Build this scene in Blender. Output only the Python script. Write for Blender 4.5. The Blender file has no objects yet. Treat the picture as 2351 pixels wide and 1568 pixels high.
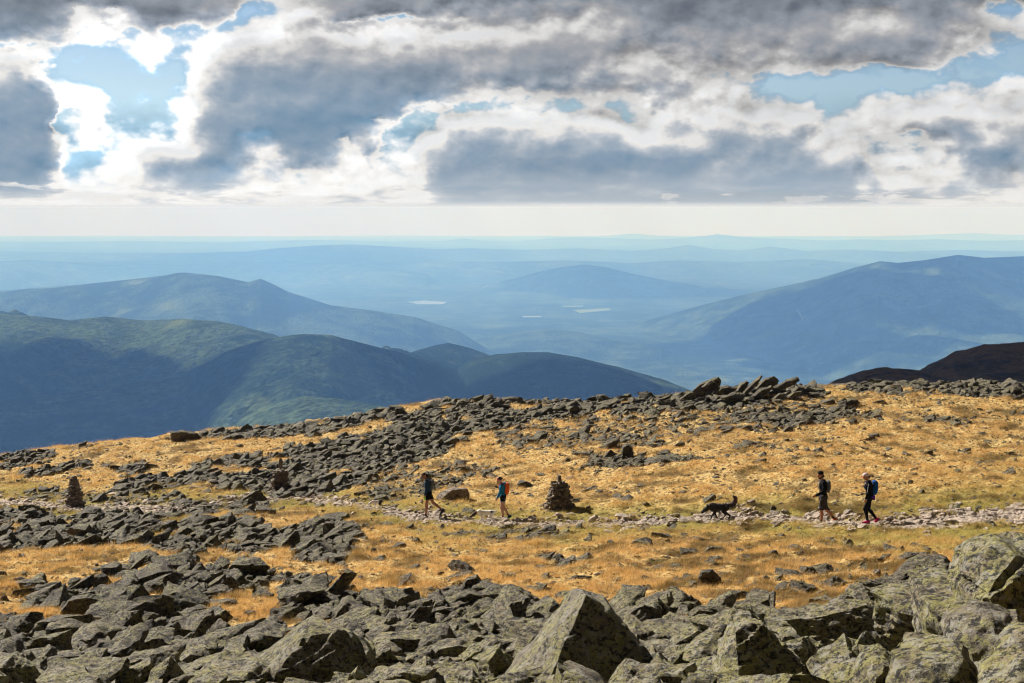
import bpy, bmesh, math, random
import numpy as np
from mathutils import Vector, Matrix, Euler
rng = np.random.default_rng(7)
random.seed(7)
PI = math.pi
scene = bpy.context.scene
COL = scene.collection

# ------------------------------------------------------------------ camera
FPX, CX, CY, VLEV = 3265.3, 1175.5, 784.0, 474.5     # 50 mm lens; survey units of the photograph
PITCH = math.atan((CY - VLEV) / FPX)
CP, SP = math.cos(PITCH), math.sin(PITCH)
cam_d = bpy.data.cameras.new('camera'); cam = bpy.data.objects.new('camera', cam_d); COL.objects.link(cam)
cam_d.lens = 50; cam_d.sensor_width = 36; cam_d.clip_start = 0.1; cam_d.clip_end = 400000
cam.location = (0, 0, 0); cam.rotation_euler = (PI/2 - PITCH, 0, 0)
scene.camera = cam

def ray(u, v):
    """direction (x/y, z/y) of a bearing measured in the photograph"""
    xr = (np.asarray(u, float) - CX) / FPX; yu = (CY - np.asarray(v, float)) / FPX
    Y = CP + yu*SP
    return xr / Y, (-SP + yu*CP) / Y
def place(u, v, y):
    s, t = ray(u, v)
    return np.array([s*y, y, t*y])
def project(x, y, z):
    fw = y*CP - z*SP; up = y*SP + z*CP
    return CX + FPX*x/fw, CY - FPX*up/fw

# ------------------------------------------------------------------ noise
def _hash(ix, iy, iz, seed):
    h = (ix.astype(np.int64)*374761393 + iy.astype(np.int64)*668265263 + iz.astype(np.int64)*2147483647 + seed*1274126177) & 0xffffffff
    h = ((h ^ (h >> 13)) * 1274126177) & 0xffffffff
    h = (h ^ (h >> 16)) & 0xffffffff
    return h / 4294967295.0
def vnoise(x, y, z=0.0, seed=0):
    """smooth value noise, -1..1"""
    x, y, z = np.broadcast_arrays(np.asarray(x, float), np.asarray(y, float), np.asarray(z, float))
    ix, iy, iz = np.floor(x), np.floor(y), np.floor(z)
    fx, fy, fz = x-ix, y-iy, z-iz
    fx = fx*fx*fx*(fx*(fx*6-15)+10); fy = fy*fy*fy*(fy*(fy*6-15)+10); fz = fz*fz*fz*(fz*(fz*6-15)+10)
    flat = not np.any(z)
    out = 0
    for dz in ((0,) if flat else (0, 1)):
        wz = 1.0 if flat else (fz if dz else 1-fz)
        for dx in (0, 1):
            for dy in (0, 1):
                w = (fx if dx else 1-fx)*(fy if dy else 1-fy)*wz
                out = out + w*_hash(ix+dx, iy+dy, iz+dz, seed)
    return out*2-1
def fbm(x, y, z=0.0, oct=4, seed=0, gain=0.5, lac=2.03):
    a, s, n = 1.0, 0.0, 0.0
    x = np.asarray(x, float); y = np.asarray(y, float); z = np.asarray(z, float)
    for k in range(oct):
        s = s + a*vnoise(x, y, z, seed+k*17); n += a
        a *= gain; x = x*lac+13.7; y = y*lac-7.1; z = z*lac
    return s/n
def sstep(a, b, x):
    t = np.clip((x-a)/(b-a), 0, 1); return t*t*(3-2*t)

# ------------------------------------------------------------------ mesh helpers
def mesh_np(name, V, F, smooth=True):
    """V (n,3), F (m,3) or (m,4) arrays -> mesh"""
    me = bpy.data.meshes.new(name)
    V = np.ascontiguousarray(V, np.float32); F = np.ascontiguousarray(F, np.int32)
    k = F.shape[1]
    me.vertices.add(len(V)); me.vertices.foreach_set('co', V.ravel())
    me.loops.add(F.size); me.loops.foreach_set('vertex_index', F.ravel())
    me.polygons.add(len(F))
    me.polygons.foreach_set('loop_start', np.arange(0, F.size, k, dtype=np.int32))
    me.polygons.foreach_set('loop_total', np.full(len(F), k, np.int32))
    me.polygons.foreach_set('use_smooth', np.full(len(F), smooth, bool))
    me.update(calc_edges=True); me.validate()
    return me
def grid_faces(nr, nc):
    i = np.arange(nr-1)[:, None]*nc + np.arange(nc-1)[None, :]
    i = i.ravel()
    return np.stack([i, i+1, i+nc+1, i+nc], 1)
def add_attr(me, name, vals):
    a = me.attributes.new(name, 'FLOAT', 'POINT'); a.data.foreach_set('value', np.ascontiguousarray(vals, np.float32).ravel())
def link(name, me, mat=None, parent=None, loc=None, rot=None, scl=None, **props):
    o = bpy.data.objects.new(name, me); COL.objects.link(o)
    if mat is not None and me is not None and len(me.materials) == 0: me.materials.append(mat)
    if parent is not None: o.parent = parent
    if loc is not None: o.location = loc
    if rot is not None: o.rotation_euler = rot
    if scl is not None: o.scale = scl
    for k, v in props.items():
        if v is not None: o[k] = v
    return o
def empty(name, loc, rotz=0.0, **props):
    o = bpy.data.objects.new(name, None); COL.objects.link(o); o.location = loc; o.rotation_euler = (0, 0, rotz)
    o.empty_display_size = 0.2
    for k, v in props.items():
        if v is not None: o[k] = v
    return o

# ------------------------------------------------------------------ node helpers
class NB:
    def __init__(s, tree): s.t = tree; s.n = tree.nodes; s.l = tree.links
    def new(s, typ, **kw):
        n = s.n.new(typ)
        for k, v in kw.items(): setattr(n, k, v)
        return n
    def put(s, sock, v):
        if isinstance(v, E): v = v.s
        if isinstance(v, bpy.types.NodeSocket): s.l.new(v, sock)
        else: sock.default_value = v
    def m(s, op, a, b=None, c=None, clamp=False):
        n = s.new('ShaderNodeMath', operation=op, use_clamp=clamp)
        s.put(n.inputs[0], a)
        if b is not None: s.put(n.inputs[1], b)
        if c is not None: s.put(n.inputs[2], c)
        return E(s, n.outputs[0])
    def noise(s, vec, scale, detail=2.0, rough=0.5, dist=0.0, dim='3D'):
        n = s.new('ShaderNodeTexNoise', noise_dimensions=dim)
        if vec is not None: s.put(n.inputs['Vector'], vec)
        s.put(n.inputs['Scale'], scale); s.put(n.inputs['Detail'], detail); s.put(n.inputs['Roughness'], rough); s.put(n.inputs['Distortion'], dist)
        return E(s, n.outputs['Fac'])
    def ramp(s, fac, stops, interp='LINEAR'):
        n = s.new('ShaderNodeValToRGB'); cr = n.color_ramp; cr.interpolation = interp
        while len(cr.elements) > 1: cr.elements.remove(cr.elements[0])
        for i, (p, c) in enumerate(stops):
            e = cr.elements[0] if i == 0 else cr.elements.new(p)
            e.position = p
            if not hasattr(c, '__len__'): c = (c, c, c)
            e.color = (c[0], c[1], c[2], 1)
        s.put(n.inputs[0], fac)
        return E(s, n.outputs[0])
    def mix(s, f, a, b, blend='MIX'):
        n = s.new('ShaderNodeMix', data_type='RGBA', blend_type=blend)
        s.put(n.inputs[0], f)
        for i, v in ((6, a), (7, b)):
            if isinstance(v, tuple) and len(v) == 3: v = (*v, 1)
            s.put(n.inputs[i], v)
        return E(s, n.outputs[2])
    def mixf(s, f, a, b):
        n = s.new('ShaderNodeMix', data_type='FLOAT'); s.put(n.inputs[0], f); s.put(n.inputs[2], a); s.put(n.inputs[3], b)
        return E(s, n.outputs[0])
    def vec(s, x, y, z):
        n = s.new('ShaderNodeCombineXYZ'); s.put(n.inputs[0], x); s.put(n.inputs[1], y); s.put(n.inputs[2], z); return E(s, n.outputs[0])
    def attr(s, name):
        n = s.new('ShaderNodeAttribute', attribute_name=name); return E(s, n.outputs['Fac'])
    def vmul(s, v, k):
        n = s.new('ShaderNodeVectorMath', operation='MULTIPLY'); s.put(n.inputs[0], v); s.put(n.inputs[1], k); return E(s, n.outputs[0])
class E:
    def __init__(s, b, sock): s.b = b; s.s = sock
    def __add__(s, o): return s.b.m('ADD', s, o)
    __radd__ = __add__
    def __mul__(s, o): return s.b.m('MULTIPLY', s, o)
    __rmul__ = __mul__
    def __sub__(s, o): return s.b.m('SUBTRACT', s, o)
    def __rsub__(s, o): return s.b.m('SUBTRACT', o, s)
    def __truediv__(s, o): return s.b.m('DIVIDE', s, o)
    def step(s, a, b):
        n = s.b.new('ShaderNodeMapRange', interpolation_type='SMOOTHSTEP'); s.b.put(n.inputs[0], s)
        n.inputs[1].default_value = a; n.inputs[2].default_value = b
        return E(s.b, n.outputs[0])
    def lin(s, a, b, c=0.0, d=1.0):
        n = s.b.new('ShaderNodeMapRange'); s.b.put(n.inputs[0], s)
        n.inputs[1].default_value = a; n.inputs[2].default_value = b; n.inputs[3].default_value = c; n.inputs[4].default_value = d
        return E(s.b, n.outputs[0])
def new_mat(name):
    m = bpy.data.materials.new(name); m.use_nodes = True
    t = m.node_tree; t.nodes.clear(); b = NB(t)
    out = b.new('ShaderNodeOutputMaterial')
    return m, b, out
def bump(b, h, strength, dist):
    n = b.new('ShaderNodeBump'); b.put(n.inputs['Strength'], strength); b.put(n.inputs['Distance'], dist); b.put(n.inputs['Height'], h)
    return n.outputs[0]
def simple_mat(name, col, rough=0.8, col2=None, scale=20.0, bumpk=0.0, spec=0.3, sheen=0.0):
    m, b, out = new_mat(name)
    p = b.new('ShaderNodeBsdfPrincipled'); b.l.new(p.outputs[0], out.inputs[0])
    tc = b.new('ShaderNodeTexCoord')
    n = b.noise(tc.outputs['Object'], scale, 3.0, 0.6)
    c2 = col2 or tuple(c*0.7 for c in col)
    b.put(p.inputs['Base Color'], b.mix(n.step(0.35, 0.65), col, c2))
    b.put(p.inputs['Roughness'], rough); p.inputs['Specular IOR Level'].default_value = spec
    if bumpk: b.put(p.inputs['Normal'], bump(b, n, bumpk, 0.01))
    return m
# ------------------------------------------------------------------ light: one sun, sky with clouds
SUN_AZ, SUN_EL = math.radians(-44), math.radians(35)
SUN = Vector((math.sin(SUN_AZ)*math.cos(SUN_EL), math.cos(SUN_AZ)*math.cos(SUN_EL), math.sin(SUN_EL)))
sl = bpy.data.lights.new('sun', 'SUN'); sl.energy = 5.0; sl.angle = math.radians(0.53); sl.color = (1.0, 0.95, 0.88)
so = bpy.data.objects.new('sun', sl); COL.objects.link(so); so.rotation_euler = (-SUN).to_track_quat('-Z', 'Y').to_euler(); so.location = SUN*50

world = bpy.data.worlds.new('World'); scene.world = world; world.use_nodes = True
wt = world.node_tree; wt.nodes.clear(); b = NB(wt)
wout = b.new('ShaderNodeOutputWorld')
tc = b.new('ShaderNodeTexCoord'); sep = b.new('ShaderNodeSeparateXYZ'); b.l.new(tc.outputs['Generated'], sep.inputs[0])
X, Y, Z = (E(b, sep.outputs[i]) for i in range(3))
hyp = b.m('SQRT', X*X + Y*Y)
AZ = b.m('ARCTAN2', X, Y)                      # azimuth, 0 straight ahead
EL = b.m('ARCTAN2', Z, hyp)                    # elevation
# cloud deck of the day: thickness of cloud by azimuth at fourteen elevations
ROWS = [
 (-260, [(0,7),(400,6),(900,8),(1500,7.5),(2351,6)]),
 (-40, [(0,9),(300,8.5),(500,7.5),(640,5.5),(800,7.5),(1000,8),(1200,8),(1600,9.4),(2100,9),(2351,7.5)]),
 (0,  [(0,9),(180,8.5),(420,8.2),(520,7),(600,4.2),(680,4.2),(760,8),(950,7.6),(1010,5.6),(1175,6.4),(1300,5.8),(1420,7.5),(1500,9),(1700,9.4),(1900,7),(2000,7),(2080,8.4),(2160,8),(2260,6.5),(2351,6)]),
 (40, [(0,9),(118,8.4),(190,3.7),(260,3.7),(320,3.7),(350,6.5),(410,6.8),(450,4),(560,3),(640,3.6),(705,5.6),(760,3.4),(940,3),(1058,3.4),(1175,4.6),(1290,4.8),(1375,4.6),(1450,6.2),(1500,7.6),(1750,7.6),(1875,6.6),(1910,5),(2010,4.8),(2080,7),(2150,6.6),(2200,4.4),(2260,3),(2290,2),(2351,3.4)]),
 (80, [(0,6.8),(70,5.8),(118,6.8),(170,3.6),(235,3.5),(353,3.5),(470,3.2),(530,3.6),(588,5),(650,4.4),(705,6.2),(823,5.4),(880,4.2),(940,4.4),(1000,6.5),(1058,6.6),(1175,6.8),(1293,7),(1380,7),(1430,5.6),(1528,4.8),(1600,6),(1646,7.2),(1763,6.2),(1881,7),(1999,7.4),(2100,6.6),(2234,4.6),(2351,4.4)]),
 (120,[(0,3.4),(60,3),(118,4.2),(160,4),(205,2.6),(235,2.8),(353,3.5),(440,3.2),(500,4.4),(560,7.6),(705,7.6),(823,7.4),(940,8.2),(1010,7.6),(1058,5.6),(1110,7.4),(1175,8),(1293,8),(1360,7),(1411,5),(1528,5.6),(1560,4.6),(1646,6.4),(1763,4.8),(1881,6.2),(1999,7.6),(2060,7),(2116,5.6),(2234,4.8),(2300,3),(2351,3.2)]),
 (160,[(0,4.8),(50,6.8),(100,5.2),(130,3.2),(160,1),(235,.6),(300,1.2),(353,2.6),(410,3),(450,4.4),(500,6.8),(588,7.6),(705,8),(823,8),(940,8.6),(1058,7),(1120,6.6),(1175,7.6),(1260,7.6),(1310,6),(1411,5),(1460,6.8),(1528,6.4),(1600,4.6),(1700,4.8),(1790,4.6),(1881,5),(1960,4.8),(2040,4.6),(2116,4),(2200,2),(2351,1)]),
 (200,[(0,7.6),(80,8),(115,5),(140,3),(170,2.6),(235,2),(300,.6),(400,.8),(430,3),(460,5.4),(500,7.8),(588,8),(705,7.8),(823,8.6),(910,8.2),(960,7),(1058,4.6),(1110,3.4),(1175,3.8),(1293,5),(1380,4.8),(1500,4),(1600,3.6),(1700,3.6),(1760,2.6),(1790,1),(1900,.4),(2060,.4),(2120,1),(2180,2.6),(2280,1.2),(2351,1.6)]),
 (240,[(0,8.4),(80,8.2),(110,6),(128,3),(200,3.4),(235,4),(270,3),(310,1.2),(350,2),(395,2.8),(430,4),(470,7.4),(588,8),(705,9),(823,9),(890,8),(930,4.4),(980,3),(1058,3),(1175,3),(1293,3.4),(1380,3.8),(1500,3.4),(1560,4.8),(1620,3.4),(1700,4.4),(1790,3.4),(1850,2.6),(1881,1.6),(1960,3),(2070,3.2),(2160,3.2),(2280,3.6),(2351,5.4)]),
 (280,[(0,8),(90,8),(120,5),(138,3),(180,3.6),(220,5.4),(258,3.4),(353,2.8),(410,3),(445,5),(500,8.2),(588,8.2),(705,9),(780,8.8),(823,6.6),(870,3.8),(930,3),(985,3.4),(1010,6.4),(1058,6.8),(1175,6),(1293,7.6),(1400,6.4),(1440,3.8),(1528,5),(1600,4.4),(1646,7),(1763,7.4),(1840,6),(1870,3.4),(1930,4),(1980,3.4),(2050,6.8),(2180,7.6),(2232,3.4),(2280,6),(2351,7.4)]),
 (320,[(0,8),(100,8.6),(136,6.4),(150,3),(200,4.8),(250,3),(353,3),(420,3.6),(450,7),(540,8),(580,4.6),(630,4.2),(660,7.6),(740,8.6),(780,4.6),(815,4.2),(850,8),(876,5),(900,3),(945,3.4),(985,6.4),(1058,8),(1293,8.4),(1528,8.6),(1620,7),(1700,7.6),(1820,6.8),(1860,4),(1940,6),(1990,4),(2080,3.4),(2140,5.4),(2190,8),(2351,7)]),
 (360,[(0,9.2),(118,9),(144,6),(158,3),(180,1.4),(235,1),(262,2.8),(310,3.2),(345,6.4),(411,8.2),(500,8.4),(550,5.4),(620,5.8),(705,6.6),(760,4.4),(823,3.6),(880,3.6),(945,3.2),(962,5.6),(985,8),(1175,7.8),(1293,8.6),(1411,8),(1528,8.4),(1640,6.6),(1763,8),(1881,7.6),(1960,7),(1995,4.2),(2080,3.4),(2150,4),(2234,6.6)]),
 (400,[(0,9.2),(90,9),(118,5),(150,3.4),(185,2),(210,3),(240,3.4),(300,5.4),(360,5),(470,6),(530,3.8),(588,4.2),(705,3.6),(760,4.4),(823,3.4),(900,3.6),(950,3.6),(975,7),(1010,8.6),(1293,9),(1600,8.6),(1800,9),(1930,8.2),(1950,4.4),(1985,7),(2020,4),(2116,5),(2150,7.6),(2200,4.4),(2260,6),(2320,4),(2351,4.6)]),
 (432,[(0,3.2),(60,3),(118,4.6),(140,3),(235,3.2),(340,5.6),(410,4.2),(480,3),(560,4.6),(600,3),(700,3),(790,4.4),(870,4.4),(950,3.4),(985,6),(1030,9.6),(1293,10),(1763,10),(1950,9.2),(2090,8.4),(2120,4.6),(2180,4),(2300,4.4),(2351,4)]),
 (444,[(0,5),(118,4.6),(200,6.4),(390,6),(440,3.6),(500,3.2),(560,4.4),(700,3.2),(820,3.8),(940,5.6),(1020,8),(1293,9),(1500,8),(1520,4),(1640,3.6),(1680,5),(1800,4),(2050,4.4),(2351,3.6)]),
 (459,[(0,6),(118,6.4),(250,6),(320,5),(420,3.6),(560,5.4),(800,5.4),(1000,6.2),(1250,6.4),(1480,6.2),(1520,3.6),(1640,4.8),(1760,4.2),(1900,3.4),(2100,4),(2351,4)]),
 (476,[(0,3.8),(150,3.6),(300,4),(700,3.6),(1100,3.8),(1300,3.8),(1800,3.6),(2351,3.6)]),
 (505,[(0,3.5),(1200,3.5),(2351,3.5)]),
]
def el_of(v): s, t = ray(CX, v); return float(math.atan(t))
AZL = math.atan((0-CX)/FPX/CP); AZR = -AZL
# torn, billowing edges: bend the sheet with noise, finer towards the horizon
base = b.vec(AZ*1.0, EL*1.55, 0.37)
w1 = b.new('ShaderNodeTexNoise', noise_dimensions='3D'); b.put(w1.inputs['Vector'], base); w1.inputs['Scale'].default_value = 16; w1.inputs['Detail'].default_value = 6; w1.inputs['Roughness'].default_value = 0.6
ws = b.new('ShaderNodeSeparateColor'); b.l.new(w1.outputs['Color'], ws.inputs[0])
hfade = EL.lin(-0.004, 0.05, 0.30, 1.0)
AZw = AZ + (E(b, ws.outputs[0]) - 0.5)*0.050*hfade
ELw = EL + (E(b, ws.outputs[1]) - 0.5)*0.026*hfade
def deck(az, el):
    uf = az.lin(AZL, AZR); T = None; prev = None
    for v, row in ROWS:
        row = list(row)
        while len(row) > 31:          # a ramp holds 32 stops: leave out the one its neighbours explain best
            er = [abs(row[i-1][1] + (row[i+1][1]-row[i-1][1])*(row[i][0]-row[i-1][0])/(row[i+1][0]-row[i-1][0]) - row[i][1]) for i in range(1, len(row)-1)]
            row.pop(1 + er.index(min(er)))
        st = [(float((math.atan((u-CX)/FPX/CP) - AZL)/(AZR-AZL)), t/10.0) for u, t in row]
        bw = b.new('ShaderNodeRGBToBW'); b.put(bw.inputs[0], b.ramp(uf, st)); c = E(b, bw.outputs[0])
        T = c if T is None else b.mixf(el.lin(el_of(prev), el_of(v)), T, c)
        prev = v
    return T
T = deck(AZw, ELw)
T1 = deck(AZw - 0.005, ELw + 0.011)
def puff(off, det=6.0):
    p = b.vec(AZ + off[0], EL*1.5 + off[1], 0.0)
    n1 = b.noise(p, 17.0, det, 0.56, 0.0)
    vv = b.new('ShaderNodeTexVoronoi', feature='SMOOTH_F1'); b.put(vv.inputs['Vector'], p); vv.inputs['Scale'].default_value = 44; vv.inputs['Smoothness'].default_value = 0.8
    vv.inputs['Detail'].default_value = 3; vv.inputs['Roughness'].default_value = 0.5
    return n1*0.70 + (0.62 - E(b, vv.outputs['Distance']))*0.34
P0 = puff((0, 0)); P1 = puff((-0.004, 0.008))
nf = EL.lin(0.0, 0.03, 0.25, 1.0)
amp = T.lin(0.42, 0.78, 0.80, 0.34)
# rows of small far cumulus low down, shrinking with distance
lowp = b.vec(AZ*26.0, EL*125.0, 5.0); low = b.noise(lowp, 1.0, 5, 0.6, 0.3)
lowf = EL.step(0.020, 0.010)*EL.step(-0.001, 0.004)
fine = b.noise(b.vec(AZ, EL*2.2, 2.0), 8.0, 4.0, 0.5)
Tn = T + (P0 - 0.40)*amp*nf + (fine - 0.5)*0.24*nf + (low - 0.5)*1.3*lowf
Tn = b.m('MAXIMUM', Tn, EL.step(0.03, 0.012)*0.25)
# the sun stands up left behind the deck: edges facing it shine, undersides stay grey
slope = (T - T1)*1.25 + (P0 - P1)*T.lin(0.3, 0.8, 2.0, 0.8)*nf
Tc = Tn - slope
Tc = b.m('MAXIMUM', Tc, 0.25)
# colour by thickness: thin cloud shines with the sun behind it, thick cloud is dark
Tsh = b.mixf(Tn.step(0.17, 0.36), Tn, Tc)
blue_side = b.ramp(Tsh, [(0.14,(0.36,0.58,0.76)),(0.26,(0.97,0.97,0.96)),(0.37,(0.93,0.91,0.88)),(0.46,(0.68,0.71,0.75)),(0.58,(0.46,0.53,0.61)),(0.72,(0.32,0.42,0.53)),(0.90,(0.23,0.35,0.48)),(1.0,(0.185,0.315,0.45))])
grey_side = b.ramp(Tsh, [(0.14,(0.30,0.52,0.74)),(0.26,(0.87,0.86,0.85)),(0.37,(0.73,0.725,0.72)),(0.46,(0.56,0.555,0.56)),(0.56,(0.44,0.45,0.475)),(0.72,(0.32,0.355,0.41)),(0.90,(0.21,0.235,0.275)),(1.0,(0.155,0.18,0.225))])
gs = (EL - 0.066 + AZ*0.10).step(-0.02, 0.05)
ccol = b.mix(gs, blue_side, grey_side)
white = Tn.step(0.62, 0.30)
litc = b.m('MINIMUM', (fine - 0.5)*0.35 + (P0 - 0.36)*1.5*white + 0.96, 1.10)
near_sun = b.m('EXPONENT', ((AZ+0.235)*(AZ+0.235)*-26.0) + ((EL-0.085)*(EL-0.085)*-160.0))
gain = b.mixf(nf, 1.0, litc) * (near_sun*0.65*white + 0.92)
cb = b.new('ShaderNodeVectorMath', operation='SCALE'); b.put(cb.inputs[0], ccol); b.put(cb.inputs['Scale'], gain)
# haze band low over the far hills
hz = EL.lin(-0.008, 0.006, 1.0, 0.0)
HAZE_SKY = (0.76, 0.745, 0.725)
veil = EL.step(0.030, 0.0)
ccol2 = b.mix(veil*0.45, E(b, cb.outputs[0]), (0.86, 0.84, 0.81))
ccol2 = b.mix(EL.step(0.0045, -0.0005), ccol2, (0.80, 0.785, 0.765))
ccol2 = b.mix(EL.lin(0.0005, -0.0009), ccol2, (0.60, 0.36, 0.26))
streak = b.noise(b.vec(AZ*9.0, EL*170.0, 9.0), 1.0, 4, 0.55)
sk = b.new('ShaderNodeVectorMath', operation='SCALE'); b.put(sk.inputs[0], ccol2); b.put(sk.inputs['Scale'], (streak - 0.5)*EL.step(0.006, 0.0)*0.42 + 1.0); ccol2 = E(b, sk.outputs[0])
# sky behind and over the camera darkened to cut ambient light
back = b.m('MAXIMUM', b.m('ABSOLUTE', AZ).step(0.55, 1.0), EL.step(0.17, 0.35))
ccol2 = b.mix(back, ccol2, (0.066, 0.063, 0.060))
sky = b.new('ShaderNodeTexSky', sky_type='NISHITA'); sky.sun_disc = False; sky.sun_elevation = SUN_EL; sky.sun_rotation = SUN_AZ; sky.altitude = 1900; sky.dust_density = 0.6; sky.air_density = 1.0; sky.ozone_density = 1.4
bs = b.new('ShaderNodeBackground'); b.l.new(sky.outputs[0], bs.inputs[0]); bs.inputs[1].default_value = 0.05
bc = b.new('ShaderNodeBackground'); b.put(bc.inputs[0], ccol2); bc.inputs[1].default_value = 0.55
alpha = b.m('MAXIMUM', Tn.step(0.05, 0.24), EL.step(0.085, 0.045))
# darkened part hides most of the blue sky behind and overhead
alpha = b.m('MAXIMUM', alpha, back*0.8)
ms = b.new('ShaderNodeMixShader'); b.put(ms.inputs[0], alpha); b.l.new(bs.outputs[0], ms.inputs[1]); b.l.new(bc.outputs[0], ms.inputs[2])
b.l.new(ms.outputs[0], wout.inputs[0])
world.cycles.sampling_method = 'MANUAL'; world.cycles.sample_map_resolution = 512

# air
HZ = 92000.0
def haze_box():
    bm = bmesh.new()
    x0, x1, y0, y1, z0, z1 = -60000, 60000, -400, 98000, -2200, 6.0
    vs = [bm.verts.new((x, y, z)) for z in (z0, z1) for y in (y0, y1) for x in (x0, x1)]
    for f in ((0,2,3,1),(4,5,7,6),(0,1,5,4),(2,6,7,3),(0,4,6,2),(1,3,7,5)): bm.faces.new([vs[i] for i in f])
    me = bpy.data.meshes.new('haze'); bm.to_mesh(me); bm.free()
    m = bpy.data.materials.new('haze_air'); m.use_nodes = True; t = m.node_tree; t.nodes.clear(); bb = NB(t)
    o = bb.new('ShaderNodeOutputMaterial'); p = bb.new('ShaderNodeVolumePrincipled'); bb.l.new(p.outputs[0], o.inputs['Volume'])
    p.inputs['Color'].default_value = (0.20, 0.44, 0.95, 1); p.inputs['Density'].default_value = 6.8e-5
    p.inputs['Anisotropy'].default_value = 0.12; p.inputs['Absorption Color'].default_value = (1, 1, 1, 1)
    ob = link('haze', me, m, kind='stuff')
    ob.visible_shadow = True
    return ob
haze = haze_box()
# ------------------------------------------------------------------ the land below: valley, hills, far ridges
def s_of(u, v): return float(ray(u, v)[0])
RIDGES = [  # (km away, front slope, back slope, rounding m, [(u, v), ...])
 (6.2, .26, .30, 260, [(-260,740),(0,723),(80,728),(160,738),(240,730),(330,737),(420,734),(500,740),(560,752),(630,768),(700,800),(800,870),(900,950)]),
 (4.7, .30, .32, 200, [(240,1100),(380,910),(450,845),(520,808),(600,781),(660,770),(700,767),(760,770),(860,797),(920,812),(1000,840),(1100,900),(1200,980)]),
 (5.6, .28, .30, 150, [(820,880),(900,830),(960,806),(1000,794),(1030,789),(1080,800),(1140,822),(1220,860),(1300,920)]),
 (5.0, .26, .30, 220, [(900,960),(1010,880),(1080,830),(1140,816),(1200,811),(1260,812),(1330,825),(1420,850),(1500,878),(1570,897),(1700,950),(1900,1050)]),
 (3.4, .30, .34, 120, [(420,1080),(560,965),(620,935),(700,914),(780,918),(860,930),(940,955),(1060,1020)]),
 (4.4, .22, .30, 200, [(-260,905),(0,925),(150,905),(300,880),(420,868),(520,900),(600,960)]),
 (13.0,.20, .22, 350, [(-260,690),(0,672),(60,665),(130,661),(240,648),(330,638),(380,632),(405,627),(425,626),(500,634),(570,648),(598,640),(625,652),(660,670),(700,683),(760,702),(850,713),(950,728),(1050,760)]),
 (15.5,.17, .24, 400, [(2700,580),(2500,586),(2351,588),(2260,592),(2200,585),(2120,598),(2060,604),(2020,600),(1960,615),(1880,640),(1780,661),(1690,681),(1600,704),(1500,732),(1400,765)]),
 (13.2,.16, .16, 260, [(1020,800),(1100,780),(1180,765),(1250,757),(1330,765),(1420,785),(1520,800)]),
 (24.0,.26, .26, 250, [(1120,652),(1180,640),(1230,626),(1290,613),(1340,608),(1390,613),(1450,628),(1520,642),(1600,655)]),
 (19.0,.24, .24, 250, [(-260,665),(0,668),(150,655),(300,650),(420,662),(600,690)]),
 (27.0,.22, .22, 450, [(-260,604),(0,600),(60,597),(130,600),(220,609),(330,606),(420,607),(520,602),(640,600),(760,604),(860,612),(980,628)]),
 (30.0,.20, .20, 500, [(800,606),(1000,600),(1150,601),(1300,598),(1450,604),(1560,598),(1700,602),(1850,595),(2000,606),(2200,600),(2500,598)]),
 (40.0,.2, .2, 600, [(-260,585),(0,577),(200,580),(380,582),(560,578),(640,570),(720,564),(800,561),(900,566),(1000,572),(1080,570),(1200,574),(1330,570),(1450,576),(1530,570),(1580,562),(1640,572),(1700,575),(1770,566),(1850,576),(1960,573),(2060,578),(2200,574),(2500,580)]),
 (58.0,.12, .14, 800, [(-260,560),(0,555),(120,556),(300,553),(500,557),(620,553),(760,551),(900,555),(1020,553),(1065,547),(1110,553),(1180,555),(1260,547),(1320,545),(1420,547),(1500,550),(1590,545),(1650,541),(1700,544),(1760,547),(1900,552),(1980,549),(2050,552),(2150,549),(2250,553),(2500,550)]),
 (80.0,.12, .14, 900, [(-260,546),(0,545),(300,547),(500,545),(800,547),(960,544),(1040,546),(1210,544),(1260,541),(1300,544),(1400,541),(1455,536),(1510,541),(1620,544),(1800,543),(2000,543),(2100,540),(2180,537),(2240,535),(2310,539),(2500,541)]),
]
def valley_floor(x, y):
    return -1350 - y*y/14.8e6 + 26*fbm(x/2600, y/2600, oct=4, seed=5) + 45*fbm(x/9000, y/9000, oct=2, seed=9)*sstep(9000, 22000, y)
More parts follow.
